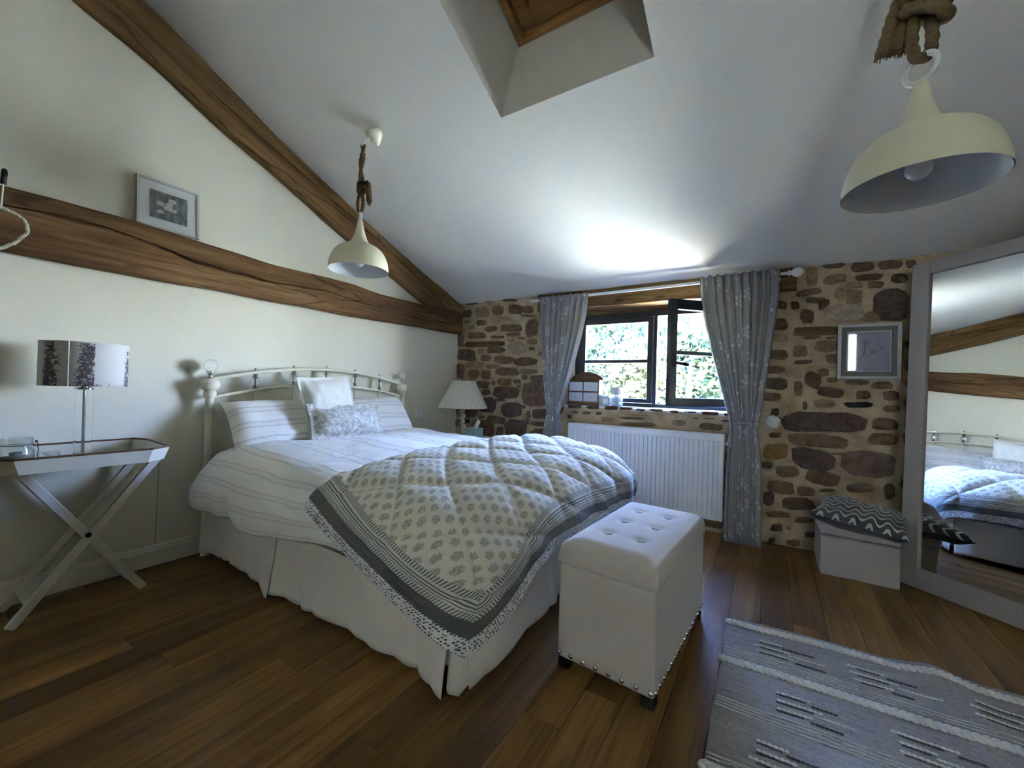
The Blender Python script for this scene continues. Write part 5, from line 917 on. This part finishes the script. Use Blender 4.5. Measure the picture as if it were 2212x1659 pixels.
# ---------------------------------------------------------------- things on the window sill
dc = root('mini_drawer_chest', (-1.615, 3.975, 1.030), 'tiny brown wooden chest with four pale drawers and an arched top on the sill', 'chest', rotz=radians(-3))
cw2, cdp, chh = .345, .10, .272
M_DRW = Mat('drawer_pale', (.58, .60, .64), .6).m
mk('body', MB().box(-cw2/2, cw2/2, -.045, cdp-.045, .022, chh-.02), M_BROWN, dc, bevel=.003)
ar = MB(); N_ = 16
ol2 = [(-cw2/2-.004, chh-.022)]+[(lerp(-cw2/2-.004, cw2/2+.004, i/N_), chh+.012+.062*sin(pi*i/N_)**.75) for i in range(N_+1)]+[(cw2/2+.004, chh-.022)]
ar.v = [(x, .035, z) for x, z in ol2]+[(x, .055, z) for x, z in ol2]; q_ = len(ol2); ar.f = [tuple(range(q_)), tuple(range(2*q_-1, q_-1, -1))]+[(i, (i+1) % q_, q_+(i+1) % q_, q_+i) for i in range(q_)]
mk('bottom', MB().box(-cw2/2+.01, cw2/2-.01, -.03, cdp-.046, .001, .021), M_BROWN, dc)
mk('arched_back', ar, M_BROWN, dc)
mk('top_board', MB().box(-cw2/2-.006, cw2/2+.006, -.05, .055, chh-.022, chh-.010), M_BROWN, dc, bevel=.002)
bs = MB(); ol3 = [(-cw2/2-.004, 0), (-cw2/2+.05, 0), (-cw2/2+.075, .014), (cw2/2-.075, .014), (cw2/2-.05, 0), (cw2/2+.004, 0), (cw2/2+.004, .028), (-cw2/2-.004, .028)]
bs.v = [(x, -.049, z) for x, z in ol3]+[(x, .052, z) for x, z in ol3]; bs.f = [tuple(range(8)), tuple(range(15, 7, -1))]+[(i, (i+1) % 8, 8+(i+1) % 8, 8+i) for i in range(8)]
mk('plinth', bs, M_BROWN, dc)
for i in (0, 1):
    for j in (0, 1):
        x0 = -cw2/2+.012+i*(cw2/2-.006); z0 = .038+j*.107
        dr = mk('drawer', MB().box(x0, x0+cw2/2-.018, -.050, -.040, z0, z0+.092), M_DRW, dc, bevel=.003)
        mk('knob', MB().ball((x0+cw2/4-.009, -.056, z0+.046), .009, 10, 6), M_DRW, dr, smooth=170)
j1 = root('white_box_jar', (-1.388, 3.965, 1.030), 'small square clear glass jar with a lid between the tiny chest and the taller jar', 'jar')
M_FROST = Mat('frosted_glass', (.80, .87, .92), .25, Transmission_Weight=.55, IOR=1.3).m
mk('jar', MB().box(-.055, .055, -.05, .05, 0, .095), M_FROST, j1, bevel=.006); mk('lid', MB().box(-.057, .057, -.052, .052, .096, .112), M_FROST, j1, bevel=.004); mk('print', MB().box(-.012, .042, -.0525, -.050, .02, .075), M_PLASTIC, j1)
j2 = root('candle_jar', (-1.268, 3.962, 1.030), 'frosted glass candle jar with a patterned collar on the sill beside the window frame', 'jar')
mk('jar', MB().lathe([(.050, 0), (.054, .008), (.054, .115), (.052, .12)], seg=24), M_FROST, j2, smooth=40)
cl_ = Mat('lace_white', (.62, .64, .68), .7); cl_.bump(cl_.vor(cl_.co(), 90), .7, .004)
mk('lace_collar', MB().add(*strip([(.056, .118), (.060, .125), (.060, .185), (.056, .19)], 24)), cl_.m, j2, smooth=40)
# ---------------------------------------------------------------- pictures
def fr_boxes(par, w_2, h_2, wd, y0, y1, mat, nm, bev=.002):
    for bx in ((-w_2, -w_2+wd, -h_2, h_2), (w_2-wd, w_2, -h_2, h_2), (-w_2+wd, w_2-wd, -h_2, -h_2+wd), (-w_2+wd, w_2-wd, h_2-wd, h_2)):
        mk(nm, MB().box(bx[0], bx[1], y0, y1, bx[2], bx[3]), mat, par, bevel=bev)
# daisies on the tie beam: local x along the wall, -y towards the room
pc = bpy.data.objects.new('daisy_picture', None); COL.objects.link(pc); tag(pc, 'white framed grey photograph of daisies standing on the tie beam', 'picture')
pc.matrix_world = Matrix.Translation((XW+.030, .990, 2.275)) @ Matrix.Rotation(radians(-4), 4, 'Y') @ Matrix(((0, -1, 0, 0), (1, 0, 0, 0), (0, 0, 1, 0), (0, 0, 0, 1)))
M_PFR = Mat('picture_frame_grey', (.58, .57, .50), .6).m; M_MOUNT = Mat('picture_mount', (.72, .71, .68), .8).m
fr_boxes(pc, .160, .153, .014, -.010, .010, M_PFR, 'frame')
mk('mount', MB().box(-.146, .146, .0, .006, -.139, .139), M_MOUNT, pc)
m = Mat('daisy_print', (.2, .2, .19), .5); u = m.sep(m.co()); nz = m.noise(m.mp(m.co(), (14, 1, 5)), 3, 5, .7, 1.0)
c = m.ramp(nz, [(.3, (.05, .052, .045)), (.5, (.17, .175, .16)), (.72, (.40, .41, .38))])
for fx, fz, fr2 in ((-.045, .012, .021), (.015, .045, .022), (-.005, -.005, .024), (.020, -.012, .020), (-.045, -.04, .018), (.002, .02, .02)):
    dx = m.ma('SUBTRACT', u[0], fx); dz = m.ma('MULTIPLY', m.ma('SUBTRACT', u[2], fz), 1.5); r_ = m.ma('SQRT', m.ma('ADD', m.ma('MULTIPLY', dx, dx), m.ma('MULTIPLY', dz, dz))); a_ = m.ma('ARCTAN2', dz, dx)
    pt = m.ma('LESS_THAN', r_, m.ma('MULTIPLY_ADD', m.ma('ABSOLUTE', m.ma('COSINE', m.ma('MULTIPLY', a_, 5))), fr2*.35, fr2*.72)); c = m.mix(pt, c, (.66, .65, .62)); c = m.mix(m.ma('LESS_THAN', r_, fr2*.19), c, (.26, .25, .20))
m.set('Base Color', c); mk('photograph', MB().box(-.095, .095, -.003, .001, -.088, .088), m.m, pc)
# poppy heads on the stone wall
pq = bpy.data.objects.new('seedhead_picture', None); COL.objects.link(pq); tag(pq, 'silver framed picture of seed heads hung on the stone wall beside the mirror', 'picture')
pq.location = (.606, 3.866, 1.529); pq.rotation_euler = (radians(0), 0, 0)
M_SILV = Mat('distressed_silver', (.55, .55, .53), .6); M_SILV.set('Base Color', M_SILV.mix(M_SILV.noise(M_SILV.co(), 120, 3), (.30, .30, .28), (.62, .62, .60)))
M_TAUPE = Mat('taupe_frame', (.15, .135, .12), .65).m
fr_boxes(pq, .176, .201, .022, -.020, .012, M_SILV.m, 'outer_frame'); fr_boxes(pq, .154, .179, .030, -.012, .010, M_TAUPE, 'inner_frame'); fr_boxes(pq, .124, .149, .010, -.014, .010, M_SILV.m, 'slip')
m = Mat('seedhead_print', (.3, .3, .4), .03, spec=.6); u = m.sep(m.co()); nz = m.noise(m.co(), 24, 4, .6); c = m.mix(nz, (.22, .215, .29), (.34, .335, .40))
for fx, fz, fr2 in ((-.018, .065, .030), (.034, -.002, .028), (.075, .02, .020)):
    dx = m.ma('SUBTRACT', u[0], fx); dz = m.ma('SUBTRACT', u[2], fz); r_ = m.ma('SQRT', m.ma('ADD', m.ma('MULTIPLY', dx, dx), m.ma('MULTIPLY', dz, dz)))
    c = m.mix(m.ma('MULTIPLY', m.ramp(r_, [(.0, .55), (fr2, 0.0)]), m.ma('GREATER_THAN', m.noise(m.co(), 60, 3), .42)), c, (.05, .05, .07))
for x0, z0, x1, z1 in ((-.018, .05, -.025, -.03), (-.025, -.03, -.07, -.065), (.03, -.01, -.025, -.045), (-.025, .02, -.07, .015)):
    tt_ = m.ma('DIVIDE', m.ma('SUBTRACT', u[2], z0), (z1-z0) if abs(z1-z0) > 1e-4 else 1e-4); xx = m.ma('MULTIPLY_ADD', tt_, x1-x0, x0)
    lnm = m.ma('MULTIPLY', m.ma('LESS_THAN', m.ma('ABSOLUTE', m.ma('SUBTRACT', u[0], xx)), .0022), m.ma('MULTIPLY', m.ma('GREATER_THAN', tt_, 0), m.ma('LESS_THAN', tt_, 1))); c = m.mix(lnm, c, (.07, .07, .09))
m.set('Base Color', c); m.set('Coat Weight', .9); m.set('Coat Roughness', .02)
mk('print', MB().box(-.114, .114, -.004, .004, -.139, .139), m.m, pq)
# ---------------------------------------------------------------- hook and bead garland at the beam
gh = root('bead_garland', (XW+.17, .32, 1.78), 'cream bead garland hanging from a black hook over the tie beam', 'garland'); go = gh.location
mk('hook', MB().tube([cr([(XW+.02, .335, 2.19), (XW+.10, .325, 2.185), (XW+.165, .318, 2.16), (XW+.165, .316, 2.10)], i/12) for i in range(13)], .010, 8), M_IRON, gh, off=go, smooth=60)
mk('cord', MB().tube([(XW+.165, .316, 2.105), (XW+.167, .312, 1.985)], .0035, 6), M_WHITE, gh, off=go)
bp_ = [(XW+.17, .312, 1.985), (XW+.172, .350, 1.972), (XW+.172, .385, 1.945), (XW+.172, .395, 1.90), (XW+.172, .37, 1.85), (XW+.172, .335, 1.81), (XW+.172, .30, 1.785), (XW+.172, .25, 1.79), (XW+.172, .22, 1.85), (XW+.172, .24, 1.93), (XW+.17, .30, 1.985)]
M_BEAD = Mat('bead_cream', (.55, .50, .38), .6).m; b0 = None
for i in range(46):
    P = cr(bp_, i/46); L_ = (P[0]-go[0], P[1]-go[1]+.003*vn(i*3.1, 0), P[2]-go[2])
    if b0 is None: b0 = mk('bead', MB().ball((0, 0, 0), .0088, 8, 6), M_BEAD, gh, loc=L_, smooth=170)
    else: share(b0, 'bead', gh, L_)
# ---------------------------------------------------------------- rug
rgx0, rgx1, rgy0, rgy1 = -.155, 1.75, .55, 2.47
rug = root('woven_rug', ((rgx0+rgx1)/2, (rgy0+rgy1)/2, 0), 'flat woven grey and cream striped rug with corded ridges on the wooden floor', 'rug'); rgo = rug.location
def rz2(x, y):
    e = (2.47-y)
    return .007+.028*exp(-((x-.62-.2*e)/.085)**2)*exp(-(e/.30)**2)+.003*vn(x*6, y*6, 2)
def ry(x, y): t = (x-rgx0)/(rgx1-rgx0); return y+.085*t+.012*sin(x*6)*sm(2.0, 2.47, y)
mk('weave', MB().grid(lambda u, v: (lerp(rgx0, rgx1, u)-.01*(1-u)*sin(v*22)*.4, ry(lerp(rgx0, rgx1, u), lerp(rgy0, rgy1, v)), rz2(lerp(rgx0, rgx1, u), lerp(rgy0, rgy1, v))), 60, 60), M_RUG, rug, off=rgo, smooth=170, solid=.008)
def cord_row(y, r, x0, x1, mat, nm, par=rug):
    b = MB(); x = x0; i = 0
    while x < x1:
        for s_ in (-1, 1):
            tb_ = MB().ball((0, 0, 0), 1, 6, 4); a_ = s_*.6
            b.add([(x+(vx*r*1.35*cos(a_)-vy*r*.7*sin(a_)), ry(x, y)+s_*r*.55+(vx*r*1.35*sin(a_)+vy*r*.7*cos(a_)), rz2(x, y)+.006+vz*r*.8) for vx, vy, vz in tb_.v], tb_.f)
        x += r*1.55; i += 1
    o = mk(nm, b, mat, par, off=rgo, smooth=170); o['kind'] = 'stuff'; return o
for y in (2.412, 2.06, 1.44, 1.08, .70): cord_row(y, .0155, rgx0+.004, rgx1-.01, M_WOOL, 'braided_cord')
def dash(y, x0, x1, mat, r=.006):
    b = MB(); x = x0
    while x < x1:
        tb_ = MB().ball((0, 0, 0), 1, 6, 4); b.add([(x+vx*r*1.6, ry(x, y)+vy*r, rz2(x, y)+.005+vz*r*.9) for vx, vy, vz in tb_.v], tb_.f); x += r*2.7
    o = mk('loop_row', b, mat, rug, off=rgo, smooth=170); o['kind'] = 'stuff'
random.seed(21)
for yb in (2.06, 1.70, 1.40, .98):
    for bk in range(5):
        xc = rgx0+.14+bk*.36+(.06 if yb in (1.70, .98) else 0)
        for k_ in range(3):
            y = yb+.36-.115-k_*.047; L_ = random.uniform(.09, .16)
            dash(y, xc+random.uniform(-.02, .02), xc+L_, M_WOOL)
            dash(y-.012, xc+.01, xc+L_*.8, M_FLECK, .004)
            dash(y-.022, xc+L_, xc+L_+random.uniform(.06, .14), M_WOOL if k_ % 2 else M_FLECK, .005)
    for k_ in range(4):
        y = yb+.05+k_*.018; dash(y, rgx0+.01, rgx0+random.uniform(.4, 1.2), M_WOOL, .0028)
# ---------------------------------------------------------------- outside the window
gm = Mat('garden_ground', (.34, .33, .20), .95, spec=.1); p = gm.pos(); gm.set('Base Color', gm.mix(gm.noise(p, .6, 4), (.66, .62, .38), (.76, .71, .50)))
struct(mk('ground', MB().box(-30, 30, 4.36, 70, -1.1, -1.0).box(-30, 30, -40, YB-.31, -2.75, -2.65), gm.m))
wm = Mat('render_cream', (.72, .66, .52), .9).m
wing = root('house_wing', (-3.2, 5.6, -2.65), 'cream rendered side wing of the house seen through the window', 'building')
mk('wall', MB().box(-3.6, -2.78, 4.4, 6.9, -2.65, 2.6), wm, wing, off=wing.location)
mk('shutter', MB().box(-2.78, -2.74, 6.05, 6.55, .3, 1.75), Mat('shutter_blue', (.25, .33, .45), .6).m, wing, off=wing.location)
mk('window', MB().box(-2.785, -2.765, 5.3, 6.0, .3, 1.75), M_FRAME, wing, off=wing.location)
mk('corbel', MB().box(-2.78, -2.55, 6.5, 6.65, 1.9, 2.05), M_OAK2, wing, off=wing.location)
ev = MB().add([(-6, 4.36, 2.16), (4, 4.36, 2.16), (4, 4.6, 2.03), (-6, 4.6, 2.03), (-6, 4.36, 2.22), (4, 4.36, 2.22), (4, 4.6, 2.10), (-6, 4.6, 2.10)], [(0, 1, 2, 3), (7, 6, 5, 4), (2, 3, 7, 6), (0, 1, 5, 4)])
struct(mk('roof_eave', ev, M_OAK2))
rear_sky_block = mk('rear_sky_block', MB().box(-12, 12, -13, -10, -2.65, 6.5), wm); struct(rear_sky_block)  # unseen block added outside the rear window: cuts blue sky, warms the fill
lfm = []
for nm, c0, c1 in (('leaf_green', (.025, .048, .016), (.060, .090, .028)), ('leaf_yellow', (.055, .062, .018), (.10, .09, .034)), ('leaf_blue', (.025, .048, .036), (.054, .084, .062))):
    m = Mat(nm, c0, .6); m.set('Base Color', m.mix(m.noise(m.pos(), 2.3, 3), c0, c1)); m.translucent(.35, tuple(x*1.3 for x in c1)); lfm.append(m.m)
bark = Mat('tree_bark', (.30, .27, .23), .9).m; barkw = Mat('pale_bark', (.60, .58, .55), .9).m
def tree(x, y, h, r, mi, label, trunk, bk, n=2600, ls=.13, zb=.12):
    t = root('tree', (x, y, -1.0), label, 'tree', 'trees in the garden')
    mk('trunk', MB().tube([(0, 0, 0), (.05, .03, h*.4), (0, 0, h*.85)], lambda s_: trunk*(1-.7*s_), 8), bk, t, smooth=60)
    b = MB(); cl = [(random.gauss(0, r*.42), random.gauss(0, r*.35), h*random.uniform(zb, .97)) for _ in range(26)]
    for i in range(n):
        c_ = random.choice(cl); q = r*.36; P = Vector((c_[0]+random.gauss(0, q), c_[1]+random.gauss(0, q*.8), c_[2]+random.gauss(0, q*.7)))
        if P.z < .3: P.z = .3
        a_ = Vector((random.gauss(0, 1), random.gauss(0, 1), random.gauss(0, 1))).normalized(); d_ = a_.orthogonal().normalized(); d_ = (Matrix.Rotation(random.uniform(0, 6.3), 3, a_) @ d_); e_ = a_.cross(d_); s_ = ls*random.uniform(.6, 1.3)
        b.add([P-d_*s_, P-e_*s_*.45, P+d_*s_, P+e_*s_*.45], [(0, 1, 2, 3)])
    o = mk('crown', b, lfm[mi], t); o['kind'] = 'stuff'
random.seed(3)
tree(-7.4, 19.0, 5.7, 2.9, 0, 'leafy green tree seen past the small pane beside the tiny chest', .2, bark, 6000, .2)
tree(-6.0, 22.0, 6.2, 2.9, 2, 'blue-green tree filling the middle of the fixed window pane', .2, bark, 6000, .2)
tree(-4.7, 16.5, 3.9, 1.9, 1, 'low yellowing shrub-like tree close behind the fixed pane', .12, bark, 3600, .15)
tree(-3.7, 21.0, 4.7, 2.1, 2, 'thin tree showing in the gap between the two window sashes', .14, bark, 4000, .17)
tree(-2.0, 20.0, 5.6, 2.5, 0, 'green tree filling the glass of the opened sash', .18, bark, 5600, .19)
tree(-1.15, 13.5, 4.8, .9, 1, 'young tree with a pale trunk behind the opened sash beside the curtain', .11, barkw, 700, .1, .80)
tree(-4.9, 18.2, 4.7, 2.0, 2, 'slim bluish tree beside the mullion of the window', .14, bark, 4200, .17)
tree(-7.0, 34, 7.6, 6.2, 2, 'large distant tree behind the others at the end of the garden', .3, bark, 6000, .34)
tree(1.2, 30, 6.8, 5.4, 0, 'distant tree mostly hidden by the curtain beside the opened sash', .3, bark, 5000, .3)
